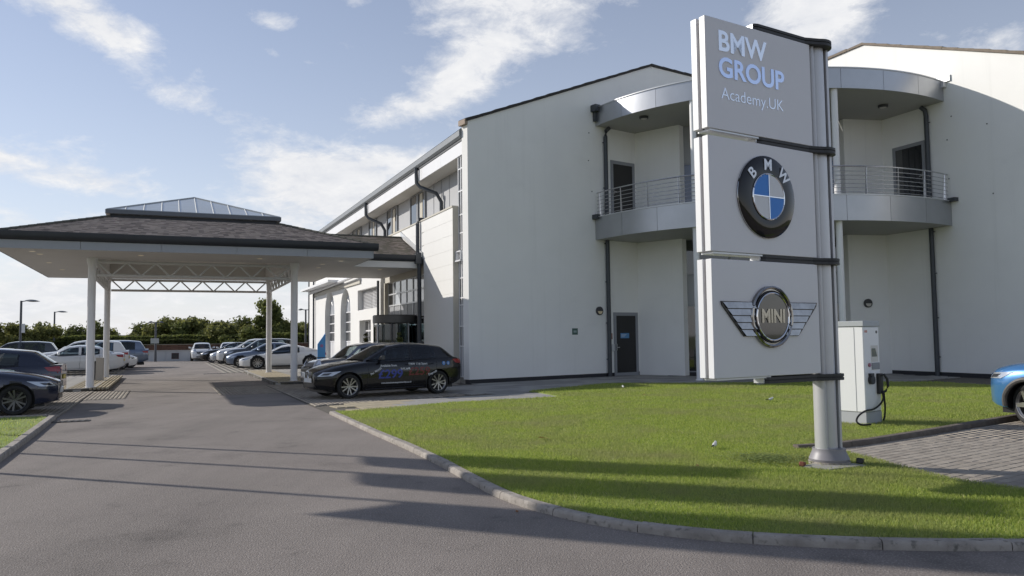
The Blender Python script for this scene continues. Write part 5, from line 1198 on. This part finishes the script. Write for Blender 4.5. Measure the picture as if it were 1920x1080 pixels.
    zr = interp(S['zs'], L-.1); c = front_pt(0, zr-.28, .012, -1); q = MB(); q.box(c.x-.012, c.x+.004, -.26, .26, zr-.335, zr-.225); q.build('number_plate', mat('yellow_number_plate', (.62, .48, .08), .5), root)
    # underside and wheels
    q = MB(); q.box(X(L)+.25, X(0)-.25, -mhw+.28, mhw-.28, .16, .30); q.build('underbody', blackpl, root)
    for i, ax in enumerate(axl):
        for s_ in (-1, 1): wheel(root, ax, s_*(mhw-.115), wr, s_, wheels, steer if i == 0 else 0.0)
    root.location = (pos[0], pos[1], pos[2] if len(pos) > 2 else .015); root.rotation_euler = (0, 0, R(90-az))
    return root, side_pt, front_pt, X
def paint_m(name, col, flake=0.25, rough=.22, metal=.0): return mat('car_paint_'+name, col, rough, metal=metal, coat=1.0, spec=.5)
p_black = mat('car_paint_black', (0.006, 0.0055, 0.006), .25, coat=.55, spec=.3); p_navy = paint_m('navy', (0.016, 0.022, 0.045), metal=.3); p_grey = paint_m('slate_blue', (0.13, 0.145, 0.185), metal=.2, rough=.3)
p_white = paint_m('white', (0.70, 0.70, 0.69)); p_silver = paint_m('silver', (0.42, 0.44, 0.47), metal=.6, rough=.3); p_sblue = paint_m('silver_blue', (0.16, 0.20, 0.27), metal=.6, rough=.3); p_blue = paint_m('bright_blue', (0.055, 0.19, 0.42), metal=.35, rough=.28)
p_dgrey = paint_m('dark_grey', (0.06, 0.065, 0.07), metal=.5, rough=.3)

root, sp, fpnt, X = make_car('hatch', p_black, 'black five door hatchback with blue and red price lettering on its doors', (-3.71, 22.39, .03), 234.8, near=True)
st_w = mat('white_lettering', (.55, .56, .58), .5); st_b = mat('blue_lettering', (.035, .055, .30), .4); st_r = mat('red_lettering', (.15, .022, .022), .4)
def put(body, size, u, z, m, rot=0, off=.002, sx=1.0):
    vs, fs = text_verts(body, size, off, 0, 1.0, 'CENTER'); c, s_ = math.cos(rot), math.sin(rot); b = MB()
    b.add([sp(u+(c*x-s_*y)*sx, z+s_*x+c*y, .005, 1) for x, y, h in vs], fs); b.build('lettering', m, root, recalc=False, local=True)
put('£299', .32, 1.98, .60, st_b, off=.007, sx=1.15); put('£259', .30, 2.86, .65, st_r, off=.006, sx=1.12)
put('Available from', .085, 1.93, .835, st_w, off=.002); put('Per Month', .085, 1.55, .70, st_w, rot=.5, off=.002); put('5.9% APR', .075, 2.43, .735, st_w, off=.003)
put('BMW 116i Sport', .085, 2.83, .86, st_w, off=.002); put('Deposit', .09, 3.28, .60, st_w, rot=.38, off=.003)
put('www.bmwbusinesspartnership.co.uk', .062, 2.16, .375, st_w, off=.002)
for u, ch in ((3.66, 'f'), (3.81, 't')):
    b = MB(); vs = [sp(u, .855, .006, 1)]+[sp(u+.055*math.cos(2*math.pi*k/16), .855+.055*math.sin(2*math.pi*k/16), .006, 1) for k in range(16)]; b.add(vs, [(0, k+1, (k+1) % 16+1) for k in range(16)]); b.build('round_logo', mat('logo_blue', (.06, .20, .50), .4), root, recalc=False, local=True)
    vs, fs = text_verts(ch, .10, .003, 0, 1, 'CENTER'); b = MB(); b.add([sp(u+x, .855+y, .009, 1) for x, y, h in vs], fs); b.build('lettering', st_w, root, recalc=False, local=True)
b = MB(); b.prism(Fr((X(3.35), 0, 1.42), (1, 0, 0), (0, 1, 0)), [(-.09, 0), (.07, .0), (-.03, .06), (-.09, .065)], -.02, .02); b.build('roof_aerial', blackpl, root, local=True)

make_car('mini', p_grey, 'slate grey small hatchback with round chrome headlights, mostly behind the black hatchback', (-4.85, 25.85, .03), 236, near=True)
make_car('sports', p_white, 'low white sports coupe with turbine wheels behind the right canopy posts', (-13.0, 44.9), 252, wheels='turbine', seats=True)
rowg = 'cars parked in the right row beyond the canopy'
far_r = [('sedan', p_sblue, 'silver blue coupe parked directly behind the white sports car', 47.3, -14.8), ('suv', p_dgrey, 'dark grey estate with roof rails, third in the row beyond the canopy', 50.0, -15.9),
         ('suv', p_white, 'white off roader with bright front, fourth in the row beyond the canopy', 52.8, -17.4), ('sedan', p_silver, 'silver saloon, fifth in the row beyond the canopy', 55.8, -19.0), ('hatch', p_black, 'black hatchback at the far end of the right row', 58.8, -20.9)]
for kd, pm, lb, y, x in far_r: make_car(kd, pm, lb, (x, y), 250, group=rowg)
make_car('mini', p_white, 'white small hatchback facing the camera in front of the far low wall', (-25.3, 64.4), 158, seats=True)
make_car('hatch', p_white, 'white hatchback facing the camera right of the small white car, half hidden by the row', (-22.6, 63.2), 162)
make_car('hatch', p_navy, 'dark navy hatchback nearest the lawn at the left edge, nose towards the drive', (-12.45, 17.55, .03), 66, near=True, wheels='y5dark')
make_car('hatch', p_navy, 'dark blue hatchback at the left edge with its red tail lights towards the drive', (-13.70, 19.75, .03), 246, near=True)
make_car('sedan', p_white, 'white saloon seen side on behind the left canopy post', (-22.2, 39.7), 246)
make_car('suv', p_white, 'white tall estate with its tail to the drive, behind the white saloon', (-23.3, 42.6), 246)
make_car('hatch', p_white, 'white hatchback with its nose to the drive, between the tall estates on the left', (-23.9, 45.4), 66)
make_car('suv', p_sblue, 'silver blue tall estate at the end of the left row, tail to the drive', (-25.0, 48.6), 246)
make_car('suv', p_dgrey, 'dark windowed car behind the white saloon, its roof just showing at the left', (-29.0, 46.0), 246)
make_car('cuv', p_blue, 'bright blue small off roader with grey wheel arches entering at the right edge', (9.98, 12.55, .035), -32, near=True, wheels='five', steer=R(-27), cladding=True)
#EOF4

# ================================================================== STREET FURNITURE
col_m = mat('lamp_column_grey', (0.10, 0.105, 0.115), .5)
def street_lamp(label, x, y, h, arms, armlen=.9, extra=None):
    t = thing('street_lamp', label, 'street lamp', (x, y, 0), 'lamp posts round the car park')
    b = MB(); b.tube([(x, y, 0), (x, y, h*.3), (x, y, h)], [.11, .085, .07], 10); b.build('column', col_m, t, smooth=True)
    for a in arms:
        d = Vector((math.sin(R(a)), math.cos(R(a)), 0)); c = Vector((x, y, h)); b = MB(); b.tube([c-V(0, 0, .06), c+d*.35], .035, 6); ar = b.build('bracket_arm', col_m, t)
        s = Vector((-d.y, d.x, 0)); b = MB(); n = 10; P = []
        for k in range(n+1):
            f = k/n; w = .16*math.sin(math.pi*min(1, f*.9+.08))+.01; hgt = .10*math.sin(math.pi*min(1, f*.85+.12)); q = c+d*(.25+armlen*f)-V(0, 0, .05*f); P.append([q+s*w, q+V(0, 0, hgt), q-s*w, q-V(0, 0, hgt*.6)])
        vs = [v for r_ in P for v in r_]; b.add(vs, [(i*4+j, i*4+(j+1) % 4, (i+1)*4+(j+1) % 4, (i+1)*4+j) for i in range(n) for j in range(4)]+[(0, 1, 2, 3), (n*4+3, n*4+2, n*4+1, n*4)]); b.build('lamp_head', mat('lamp_head_grey', (.14, .15, .16), .45), t, smooth=True)
    if extra: b = MB(); b.box(x-.02, x+.3, y-.03, y-.01, *extra); b.build('small_notice', alu_l, t)
    return t
street_lamp('tall grey street lamp with one leaf shaped head, leftmost, above the hedge', -33.0, 53.0, 4.45, [80], extra=(2.3, 2.9))
street_lamp('second street lamp from the left, smaller, with one leaf shaped head', -43.5, 75.0, 4.55, [80])
t = street_lamp('short grey lamp post with a double head in front of the far white wall', -28.4, 62.9, 3.15, [80, 260], .35)
b = MB(); b.box(-28.4-.35, -28.4+.3, 62.8, 62.83, 1.45, 1.85); b.build('notice_board', mat('pale_notice', (.4, .42, .4), .6), t)
street_lamp('slim lamp post with a double head at the left corner of the building', -17.8, 68, 4.2, [80, 260], .4)
# far boundary wall, coping, brick wall and fence
wd_ = Vector((0.995, -0.055, 0)).normalized(); fw = Fr((-64, 66.0, 0), wd_, (wd_.y, -wd_.x, 0))
tw = thing('boundary_wall', 'long low white painted wall closing the far end of the car park', 'wall', (-64, 66.0, 0))
for k in range(15): b = MB(); b.fbox(fw, k*4.0+.01, k*4+3.99, 0, .80, -.25, 0); b.build('wall_panel', mat('painted_wall', (.52, .53, .54), .85, noise_amt=.12, nscale=.8), tw)
b = MB(); b.fbox(fw, 0, 60, .80, .88, -.3, .05); b.build('coping', mat('wall_coping', (.40, .40, .39), .8), tw)
for x, nm in ((-27.7, 'framed notice left of the white small car'), (-23.7, 'framed notice right of the white small car')):
    u = (x+64)/.995; t = thing('notice_frame', 'dark '+nm+' on the far wall', 'notice', (x, 64, .3)); b = MB(); b.fbox(fw, u, u+.6 if x < -25 else u+.8, .18, .66, .002, .03); b.build('frame', mat('dark_red_frame', (.06, .03, .03), .6), t)
    b = MB(); b.fbox(fw, u+.07, u+.53, .25, .59, .03, .034); b.build('face', blackpl, t)
tb = thing('brick_wall', 'brown brick garden wall behind the low white wall on the right', 'wall', (-26, 67, 0))
bm_ = [mat('brown_brick_a', (.12, .065, .045), .9, noise_amt=.3), mat('brown_brick_b', (.16, .085, .06), .9, noise_amt=.3)]
fb = Fr((-31, 67.0, 0), wd_, (wd_.y, -wd_.x, 0))
for c_ in range(13):
    for k in range(20):
        b = MB(); u = k*1.35-(.6 if c_ % 2 else 0); b.fbox(fb, u, u+1.33, c_*.1, c_*.1+.092, -.2, random.uniform(-.01, .01)); b.build('brick_course', bm_[(c_*7+k*3) % 2], tb)
b = MB(); b.fbox(fb, -.5, 27.5, 1.305, 1.36, -.25, .05); b.build('coping', mat('brick_coping', (.25, .22, .17), .9), tb)
# blue information totem with a railing, small posts
t = thing('parking_totem', 'slim bright blue information pylon with a slanted top beside the white facade', 'sign', (-10.5, 41.5, 0))
Ft = Fr((-10.72, 43.5, 0), (.93, .36, 0), (.36, -.93, 0)); b = MB(); b.prism(Ft, [(0, .1), (.42, .1), (.42, 1.95), (0, 1.35)], -.12, 0); b.build('body', mat('totem_blue', (.04, .20, .46), .35), t); b = MB(); b.prism(Ft, disc_pts(.22, 1.25, .09, 14), 0, .008); b.build('emblem', mat('totem_emblem', (.20, .10, .25), .4), t)
t = thing('hoop_barrier', 'black metal hoop barrier around the foot of the blue pylon', 'barrier', (-10.5, 40.8, 0))
b = MB(); Fh = Fr((-10.75, 42.6, 0), (.93, .36, 0), (.36, -.93, 0)); b.tube([Fh(-.22, .05), Fh(-.22, .62), Fh(.66, .62), Fh(.66, .05)], .03, 6); b.build('hoop', blackpl, t); b = MB(); b.tube([Fh(-.05, .05), Fh(-.05, .62)], .02, 6); b.tube([Fh(.5, .05), Fh(.5, .62)], .02, 6); b.build('bars', blackpl, t)
t = thing('ticket_post', 'beige box bollard standing on the paved island behind the front left canopy post', 'bollard', (-16.6, 31.5, .1))
Fk = Fr((-16.15, 31.0, 0), (.93, .36, 0), (.36, -.93, 0)); b = MB(); b.fbox(Fk, -.15, .11, .1, .99, -.22, 0); b.build('body', mat('beige_box', (.45, .41, .36), .6), t, bevel=.01); b = MB(); b.fbox(Fk, -.23, -.165, .1, .80, -.1, 0); b.build('side_fin', blackpl, t)
t = thing('bollard', 'short grey metal bollard at the edge of the lawn, just below the sign panels', 'bollard', (7.55, 24.2, 0))
b = MB(); b.lathe([(0, .0), (.115, .0), (.115, .84), (.09, .9), (0, .92)], (7.55, 24.25, 0), n=18); b.build('post', mat('bollard_grey', (.36, .37, .37), .5), t, smooth=True); b = MB(); b.lathe([(.117, .70), (.119, .71), (.119, .78), (.117, .79)], (7.55, 24.25, 0), n=18); b.build('band', alu_l, t)
# flagpoles with long banner flags stand on the left lawn, outside the picture; their shadows cross the drive
flag_m = mat('banner_cloth', (.55, .56, .60), .8)
fs_ = Vector((math.sin(R(SUN_AZ)), math.cos(R(SUN_AZ)), 0))          # towards the sun
for i, (x, y) in enumerate(((-2.45, 11.02), (-2.25, 9.72), (-1.30, 7.93))):
    base = Vector((x, y, 0))+fs_*10.3
    lb = ('farthest', 'middle', 'nearest')[i]
    t = thing('flagpole', f'{lb} of three white flagpoles with a long banner on the left lawn', 'flagpole', tuple(base), 'flagpoles on the left lawn')
    b = MB(); b.tube([base+V(0, 0, .05), base+V(0, 0, 9.2)], [.055, .035], 10); b.build('pole', white_p, t, smooth=True)
    s = Vector((-.407, -.9135, 0)); P = []; n = 14; m_ = 6; g = MB(); wdt = (.80, .85, .92)[i]; zt, zb_ = (8.1, 8.9, 9.0)[i], (5.4, 5.4, 5.3)[i]
    for k in range(n+1):
        for j in range(m_+1):
            f, h = k/n, j/m_; sag = .12*math.sin(f*7+h*3)*h; dro = (0, .0, .30)[i]*h*h*f-(.25, .25, 0)[i]*h*f ; P.append(base+s*(wdt*h*(.8+.2*math.sin(f*3)))+fs_*sag+V(0, 0, zt+(zb_-zt)*f-dro))
    g.add(P, [(k*(m_+1)+j, k*(m_+1)+j+1, (k+1)*(m_+1)+j+1, (k+1)*(m_+1)+j) for k in range(n) for j in range(m_)]); g.build('banner', flag_m, t, smooth=True, recalc=False)
# small birds and litter on the lawn
bird_w = mat('bird_white', (.6, .6, .6), .8); bird_k = mat('bird_black', (.02, .02, .02), .8)
for (x, y, a, lb) in ((5.85, 18.1, 20, 'small black and white bird on the lawn left of the sign pole'), (3.2, 23.1, 100, 'small black and white bird on the far lawn in front of the side door'), (2.7, 10.75, 60, 'small black and white bird on the near lawn, nearest the drive')):
    t = thing('bird', lb, 'bird', (x, y, .062)); t.rotation_euler = (0, 0, R(a)); b = MB(); b.tube([(-.05, 0, .05), (-.02, 0, .055), (.02, 0, .06), (.05, 0, .07), (.065, 0, .09), (.085, 0, .095)], [.008, .024, .03, .022, .017, .006], 8)
    o = b.build('body', bird_w, None, smooth=True); o.parent = t; b = MB(); b.tube([(-.05, 0, .055), (-.13, 0, .05)], [.01, .008], 5); o = b.build('tail', bird_k, None); o.parent = t
    b = MB(); b.tube([(0, .012, .04), (.0, .012, 0)], .003, 4); b.tube([(0, -.012, .04), (0, -.012, 0)], .003, 4); o = b.build('legs', bird_k, None); o.parent = t
leaf_m = mat('dry_leaf', (.30, .12, .035), .8, noise_amt=.4, nscale=20); leaf_y = mat('pale_dry_leaf', (.42, .26, .09), .8)
for (x, y, s, lb) in ((.45, 11.9, .10, 'orange brown dry leaf on the lawn near the middle of the drive edge'), (2.13, 9.3, .04, 'tiny red brown leaf on the lawn left of the sign'), (.02, 7.33, .035, 'red leaves lying at the kerb where the drive bends'), (3.35, 20.4, .05, 'pale leaf on the far lawn')):
    b = MB(); vs = [(0, -s, 0), (s*.4, -s*.3, s*.15), (s*.3, s*.5, s*.1), (0, s, .0), (-s*.35, s*.4, s*.2), (-s*.4, -s*.4, s*.05)]; b.add(vs, [(0, 1, 2, 3, 4, 5)]); o = b.build('fallen_leaf', leaf_m if s < .1 else leaf_y, None, recalc=False); o.location = (x, y, .085 if y > 7.4 else .01); o.rotation_euler = (.1, .2, x*3); tag(o, lb, 'leaf')

# ================================================================== PLANTS
def leaf_cloud(n, lobes, size, seed, flat_=.0):
    r = np.random.default_rng(seed); L = np.array([l[:4] for l in lobes], float); wts = L[:, 3]**2; wts /= wts.sum(); k = r.choice(len(L), n, p=wts)
    d = r.normal(size=(n, 3)); d /= np.linalg.norm(d, axis=1)[:, None]; rad = L[k, 3]*(r.random(n)**.33)*(0.72+.50*r.random(n)**1.6)
    c = L[k, :3]+d*rad[:, None]*np.array([1, 1, .8])
    nrm = d+r.normal(size=(n, 3))*.6; nrm /= np.linalg.norm(nrm, axis=1)[:, None]
    a = np.cross(nrm, r.normal(size=(n, 3))); a /= np.linalg.norm(a, axis=1)[:, None]; b_ = np.cross(nrm, a); s = size*(.6+.8*r.random(n))[:, None]
    P = np.stack([c-a*s-b_*s*.5, c+a*s*.2-b_*s*.8, c+a*s+b_*s*.3, c-a*s*.1+b_*s*.8], 1).reshape(-1, 3)
    return P
def foliage_mat(name, c, v=.4):
    if name in MATS: return MATS[name]
    m = bpy.data.materials.new(name); m.use_nodes = True; t = m.node_tree; b = t.nodes['Principled BSDF']; b.inputs['Roughness'].default_value = .75; b.inputs['Specular IOR Level'].default_value = .25
    g = t.nodes.new('ShaderNodeNewGeometry'); rp = t.nodes.new('ShaderNodeMix'); rp.data_type = 'RGBA'; rp.inputs[6].default_value = (*[x*(1-v) for x in c], 1); rp.inputs[7].default_value = (c[0]*1.35, c[1]*1.25, c[2]*1.1, 1)
    t.links.new(g.outputs['Random Per Island'], rp.inputs[0]); t.links.new(rp.outputs[2], b.inputs['Base Color'])
    tl = t.nodes.new('ShaderNodeBsdfTranslucent'); t.links.new(rp.outputs[2], tl.inputs[0]); ms = t.nodes.new('ShaderNodeMixShader'); ms.inputs[0].default_value = .45
    t.links.new(b.outputs[0], ms.inputs[1]); t.links.new(tl.outputs[0], ms.inputs[2]); t.links.new(ms.outputs[0], t.nodes['Material Output'].inputs[0]); MATS[name] = m; return m
fol = [foliage_mat('foliage_a', (.165, .195, .065)), foliage_mat('foliage_b', (.195, .212, .075)), foliage_mat('foliage_c', (.145, .170, .06)), foliage_mat('foliage_pale', (.150, .160, .075))]
protos = []
for k in range(6):
    r = random.Random(50+k); tall = k in (3,); nl = r.randint(9, 13); lobes = []
    for i in range(nl):
        a = r.uniform(0, 2*math.pi); q = r.uniform(0.1, 1.0)*(1.7 if not tall else 1.1); lobes.append((q*math.cos(a), q*math.sin(a), r.uniform(1.2, 3.2) if not tall else r.uniform(1.6, 5.0), r.uniform(.55, 1.15)))
    P = leaf_cloud(3600 if not tall else 4600, lobes, .13, 90+k); me = np_mesh('crown', P, 4, np.arange(len(P)), fol[k % 3], None); crown = me.data; bpy.data.objects.remove(me)
    b = MB(); b.tube([(0, 0, 0), (.05, 0, .8), (.0, .05, 1.9)], [.16, .12, .06], 7)
    for j in range(4): a = j*1.6+k; b.tube([(0, 0, .9), (.5*math.cos(a), .5*math.sin(a), 1.7), (1.0*math.cos(a), 1.0*math.sin(a), 2.5)], [.07, .05, .02], 5)
    tr_ = b.build('trunk', bark, None); tm = tr_.data; bpy.data.objects.remove(tr_); protos.append((crown, tm))
def tree(pxx, dist, h, pi, label, wsc=1.0, m=None):
    x = (pxx-960)/1480*dist; t = thing('tree', label, 'tree', (x, dist, -0.05), 'trees beyond the car park'); crown, tm = protos[pi]; top = 5.6 if pi == 3 else 4.1
    s = h/top; c = bpy.data.objects.new('crown', crown); COL.objects.link(c); c.parent = t; tk = bpy.data.objects.new('trunk', tm); COL.objects.link(tk); tk.parent = t
    t.scale = (s*wsc, s*wsc, s); t.rotation_euler = (0, 0, random.uniform(0, 6)); return t
# (pixel column, distance, height, prototype)
TR = [(-20, 78, 3.9, 0, 1.3), (18, 74, 4.2, 1, 1.1), (45, 80, 4.2, 2, 1.0), (72, 76, 3.7, 4, 1.0), (92, 84, 2.6, 5, 1.0), (112, 96, 3.9, 0, .9), (135, 100, 3.2, 1, 1.2), (158, 92, 4.7, 2, .9), (185, 98, 3.8, 4, .9), (212, 104, 3.3, 5, .9),
      (228, 100, 2.6, 0, 1), (258, 96, 3.4, 1, 1.2), (280, 92, 4.3, 2, 1.1), (305, 88, 4.6, 4, 1.1), (325, 94, 4.8, 5, .9), (345, 86, 4.2, 0, 1.2), (368, 90, 4.9, 1, 1.1), (386, 96, 5.1, 2, .8), (408, 84, 4.1, 4, 1.3), (432, 90, 3.9, 5, 1.1), (452, 82, 3.4, 0, 1.3),
      (470, 88, 3.9, 1, 1.1), (492, 92, 4.9, 2, 1.2), (504, 90, 6.4, 3, 1.0), (517, 94, 5.9, 3, .9), (536, 96, 4.6, 4, 1.0), (556, 98, 3.9, 5, 1.0), (578, 100, 4.4, 0, 1.0), (596, 96, 4.2, 1, 1.0)]
kinds_ = ['broad', 'rounded', 'ragged', 'tall', 'bushy', 'low']
for i, (px, d, h, pi, ws) in enumerate(TR):
    pos = 'beyond the lamp posts on the left' if px < 130 else ('framed between the left canopy posts' if px < 230 else ('behind the far white wall' if px < 400 else 'between the right canopy posts behind the parked row'))
    tree(px, d*.92, h*.93, pi, f'{kinds_[pi]} dark green tree {pos}, number {i+1} from the left' if False else f'{kinds_[pi]} green tree {pos}', ws)
# labels that single out: order along the skyline
ts = sorted([o for o in bpy.data.objects if o.name.startswith('tree')], key=lambda o: o.location.x/o.location.y)
ordn = ['first', 'second', 'third', 'fourth', 'fifth', 'sixth', 'seventh', 'eighth', 'ninth', 'tenth']
sec = {}
for o in ts:
    px = o.location.x/o.location.y*1480+960
    s = 'left of the canopy' if px < 165 else ('between the left posts and the double lamp' if px < 292 else ('behind the white wall right of the double lamp' if px < 425 else 'behind the right hand row of cars')); sec[s] = sec.get(s, 0)+1
    o['label'] = f"{ordn[sec[s]-1]} tree from the left {s}, {o['label'].split()[0]} crown"
# hedges
def hedge(name, label, x0, y0, x1, y1, z0, z1, dep, m, n, size, seed):
    r = np.random.default_rng(seed); f = r.random(n); z = z0+(z1-z0)*r.random(n); u = r.random(n); wob = .08*np.sin(f*60)+.05*np.sin(f*23); d = np.array([x1-x0, y1-y0]); d = d/np.linalg.norm(d); nn = np.array([-d[1], d[0]])
    face = r.random(n) < .6; off = np.where(face, -dep/2, (u-.5)*dep); z = np.where(face, z, z1+wob)
    c = np.stack([x0+(x1-x0)*f+nn[0]*off, y0+(y1-y0)*f+nn[1]*off, z], 1)
    a = r.normal(size=(n, 3)); a /= np.linalg.norm(a, axis=1)[:, None]; b_ = np.cross(a, r.normal(size=(n, 3))); b_ /= np.linalg.norm(b_, axis=1)[:, None]; s = size*(.6+.8*r.random(n))[:, None]
    P = np.stack([c-a*s-b_*s*.5, c+a*s*.2-b_*s*.8, c+a*s+b_*s*.3, c-a*s*.1+b_*s*.8], 1).reshape(-1, 3)
    t = thing(name, label, 'hedge', (0, 0, 0)); np_mesh('leaves', P, 4, np.arange(len(P)), m, t, 'stuff')
    b = MB(); F = Fr((x0, y0, 0), (x1-x0, y1-y0, 0), (d[1], -d[0], 0)); Ln = math.hypot(x1-x0, y1-y0); b.fbox(F, 0, Ln, z0, z1-.06, -dep/2+.06, dep/2-.06); b.build('hedge_core', mat('hedge_core', (.018, .022, .010), .9), t); return t
hedge('hedge', 'long dark clipped hedge behind the far low wall', -75, 72.5, -27.5, 69.5, 0, 1.68, 1.0, foliage_mat('hedge_leaf', (.065, .080, .028)), 26000, .085, 3)
hedge('hedge', 'low yellow green hedge at the left edge behind the parked cars', -37.5, 47, -26.5, 50.5, 0, 1.02, .9, foliage_mat('yellow_hedge_leaf', (.16, .15, .035)), 9000, .06, 4)
hedge('hedge', 'thick bushy undergrowth below the trees', -95, 80, -12, 76, 0, 2.1, 2.2, fol[0], 26000, .14, 5)
# wooded hill far behind
hm = mat('distant_wood', (.050, .062, .045), 1.0, noise_amt=.4, nscale=.03)
b = MB(); n = 60; P = []
for k in range(n+1):
    x = -900+1000*k/n; P.append((x, 700, -1)); 
    P.append((x, 720, 8.5+1.6*math.sin(k*.35)+.5*math.sin(k*1.9)+random.uniform(0, .5)))
    P.append((x, 900, 9))
b.add(P, [(i*3+j, (i+1)*3+j, (i+1)*3+j+1, i*3+j+1) for i in range(n) for j in range(2)]); b.build('hill', hm, kind='structure')
# conical shrubs in pots by the entrance
for (t_, o_, h, lb) in ((7.6, -1.7, 1.98, 'golden green conical shrub left of the revolving door'), (4.7, -1.05, 1.98, 'dark green conical shrub in front of the revolving door')):
    p = W(t_, o_); th = thing('potted_shrub', lb, 'shrub', tuple(p)); lobes = [(p.x, p.y, .55+k*.205*h/1.98, .42*(1-k/7.8)) for k in range(7)]
    P = leaf_cloud(2600, lobes, .035, int(t_)); P = P-np.array(p); np_mesh('foliage', P, 4, np.arange(len(P)), fol[3] if t_ > 7 else fol[2], th)
    b = MB(); b.lathe([(0, .11), (.2, .11), (.26, .45), (.24, .45), (.2, .4), (0, .4)], p, n=18); b.build('pot', mat('dark_pot', (.03, .03, .032), .5), th, smooth=True)
# ================================================================== GRASS
def grass(name, poly, n_tries, dens_r, seed, zb):
    r = np.random.default_rng(seed); xs_ = [p[0] for p in poly]; ys_ = [p[1] for p in poly]
    x = r.uniform(min(xs_), max(xs_), n_tries); y = r.uniform(min(ys_), max(ys_), n_tries)
    d = np.hypot(x, y); keep = (r.random(n_tries) < np.clip((dens_r/d)**2, .06, 1)) & (np.abs(x/np.maximum(y, .1)) < 1.15) & (y > 2.5)
    x, y = x[keep], y[keep]; ins = np.zeros(len(x), bool); n = len(poly); j = n-1
    for i in range(n):
        xi, yi = poly[i]; xj, yj = poly[j]; c = ((yi > y) != (yj > y)) & (x < (xj-xi)*(y-yi)/(yj-yi+1e-12)+xi); ins ^= c; j = i
    x, y = x[ins], y[ins]; n = len(x); d = np.hypot(x, y)
    cl = .5+.5*np.sin(x*1.7+np.sin(y*1.3)*2)*np.sin(y*2.1+np.sin(x*.9)*2)
    h = (.014+.018*r.random(n)+.010*cl)*(1+.02*d); w = (.0022+.0014*r.random(n))*(1+d*.065); a = r.random(n)*2*np.pi; ln = r.normal(0, .020, (n, 2))
    z = np.full(n, zb)
    P = np.stack([np.stack([x-np.cos(a)*w, y-np.sin(a)*w, z], 1), np.stack([x+np.cos(a)*w, y+np.sin(a)*w, z], 1), np.stack([x+ln[:, 0], y+ln[:, 1], z+h], 1)], 1).reshape(-1, 3)
    m = MATS.get('grass_blade')
    if m is None:
        m = bpy.data.materials.new('grass_blade'); m.use_nodes = True; t = m.node_tree; b = t.nodes['Principled BSDF']; b.inputs['Roughness'].default_value = .6; b.inputs['Specular IOR Level'].default_value = .3
        g = t.nodes.new('ShaderNodeNewGeometry'); cr_ = t.nodes.new('ShaderNodeValToRGB'); cr_.color_ramp.elements[0].color = (.23, .32, .065, 1); cr_.color_ramp.elements[1].color = (.56, .59, .17, 1)
        e_ = cr_.color_ramp.elements.new(.93); e_.color = (.49, .55, .12, 1); e2 = cr_.color_ramp.elements.new(.955); e2.color = (.52, .47, .27, 1)
        t.links.new(g.outputs['Random Per Island'], cr_.inputs[0])
        tc = t.nodes.new('ShaderNodeTexCoord'); nz = t.nodes.new('ShaderNodeTexNoise'); nz.inputs['Scale'].default_value = .55; nz.inputs['Detail'].default_value = 6; nz.inputs['Roughness'].default_value = .65; t.links.new(tc.outputs['Object'], nz.inputs['Vector'])
        mr = t.nodes.new('ShaderNodeMapRange'); mr.inputs[1].default_value = .44; mr.inputs[2].default_value = .66; t.links.new(nz.outputs[0], mr.inputs[0]); mx = t.nodes.new('ShaderNodeMix'); mx.data_type = 'RGBA'
        t.links.new(mr.outputs[0], mx.inputs[0]); t.links.new(cr_.outputs[0], mx.inputs[6]); mx.inputs[7].default_value = (.36, .37, .15, 1); mx.blend_type = 'MIX'
        t.links.new(mx.outputs[2], b.inputs['Base Color']); tl = t.nodes.new('ShaderNodeBsdfTranslucent'); t.links.new(mx.outputs[2], tl.inputs[0]); ms = t.nodes.new('ShaderNodeMixShader'); ms.inputs[0].default_value = .5
        t.links.new(b.outputs[0], ms.inputs[1]); t.links.new(tl.outputs[0], ms.inputs[2]); t.links.new(ms.outputs[0], t.nodes['Material Output'].inputs[0]); MATS['grass_blade'] = m
    o = np_mesh(name, P, 3, np.arange(len(P)), m, None, 'stuff'); return o, n
g1, n1_ = grass("grass", lawn_poly, 2300000, 9.5, 11, .050); tag(g1, 'mown green lawn grass right of the drive', 'grass', kind='stuff')
g2, n2_ = grass('grass', left_poly, 500000, 9.0, 12, .070); tag(g2, 'mown green lawn grass left of the drive', 'grass', kind='stuff')
# clover and weeds by the sign pole
r = np.random.default_rng(5); n = 900; x = 3.1+r.normal(0, .22, n); y = 9.75+r.normal(0, .22, n); s = .012+.01*r.random(n); P = []
a = r.random(n)*6.28; z = .082+.02*r.random(n)
P = np.stack([np.stack([x+s*np.cos(a+k*1.57), y+s*np.sin(a+k*1.57), z+.004*(k % 2)], 1) for k in range(4)], 1).reshape(-1, 3)
w = np_mesh('clover', P, 4, np.arange(len(P)), foliage_mat('clover_leaf', (.26, .34, .13), .4), None, 'stuff'); tag(w, 'patch of clover weeds left of the sign pole base', 'weeds', kind='stuff')
print('grass blades', n1_, n2_)
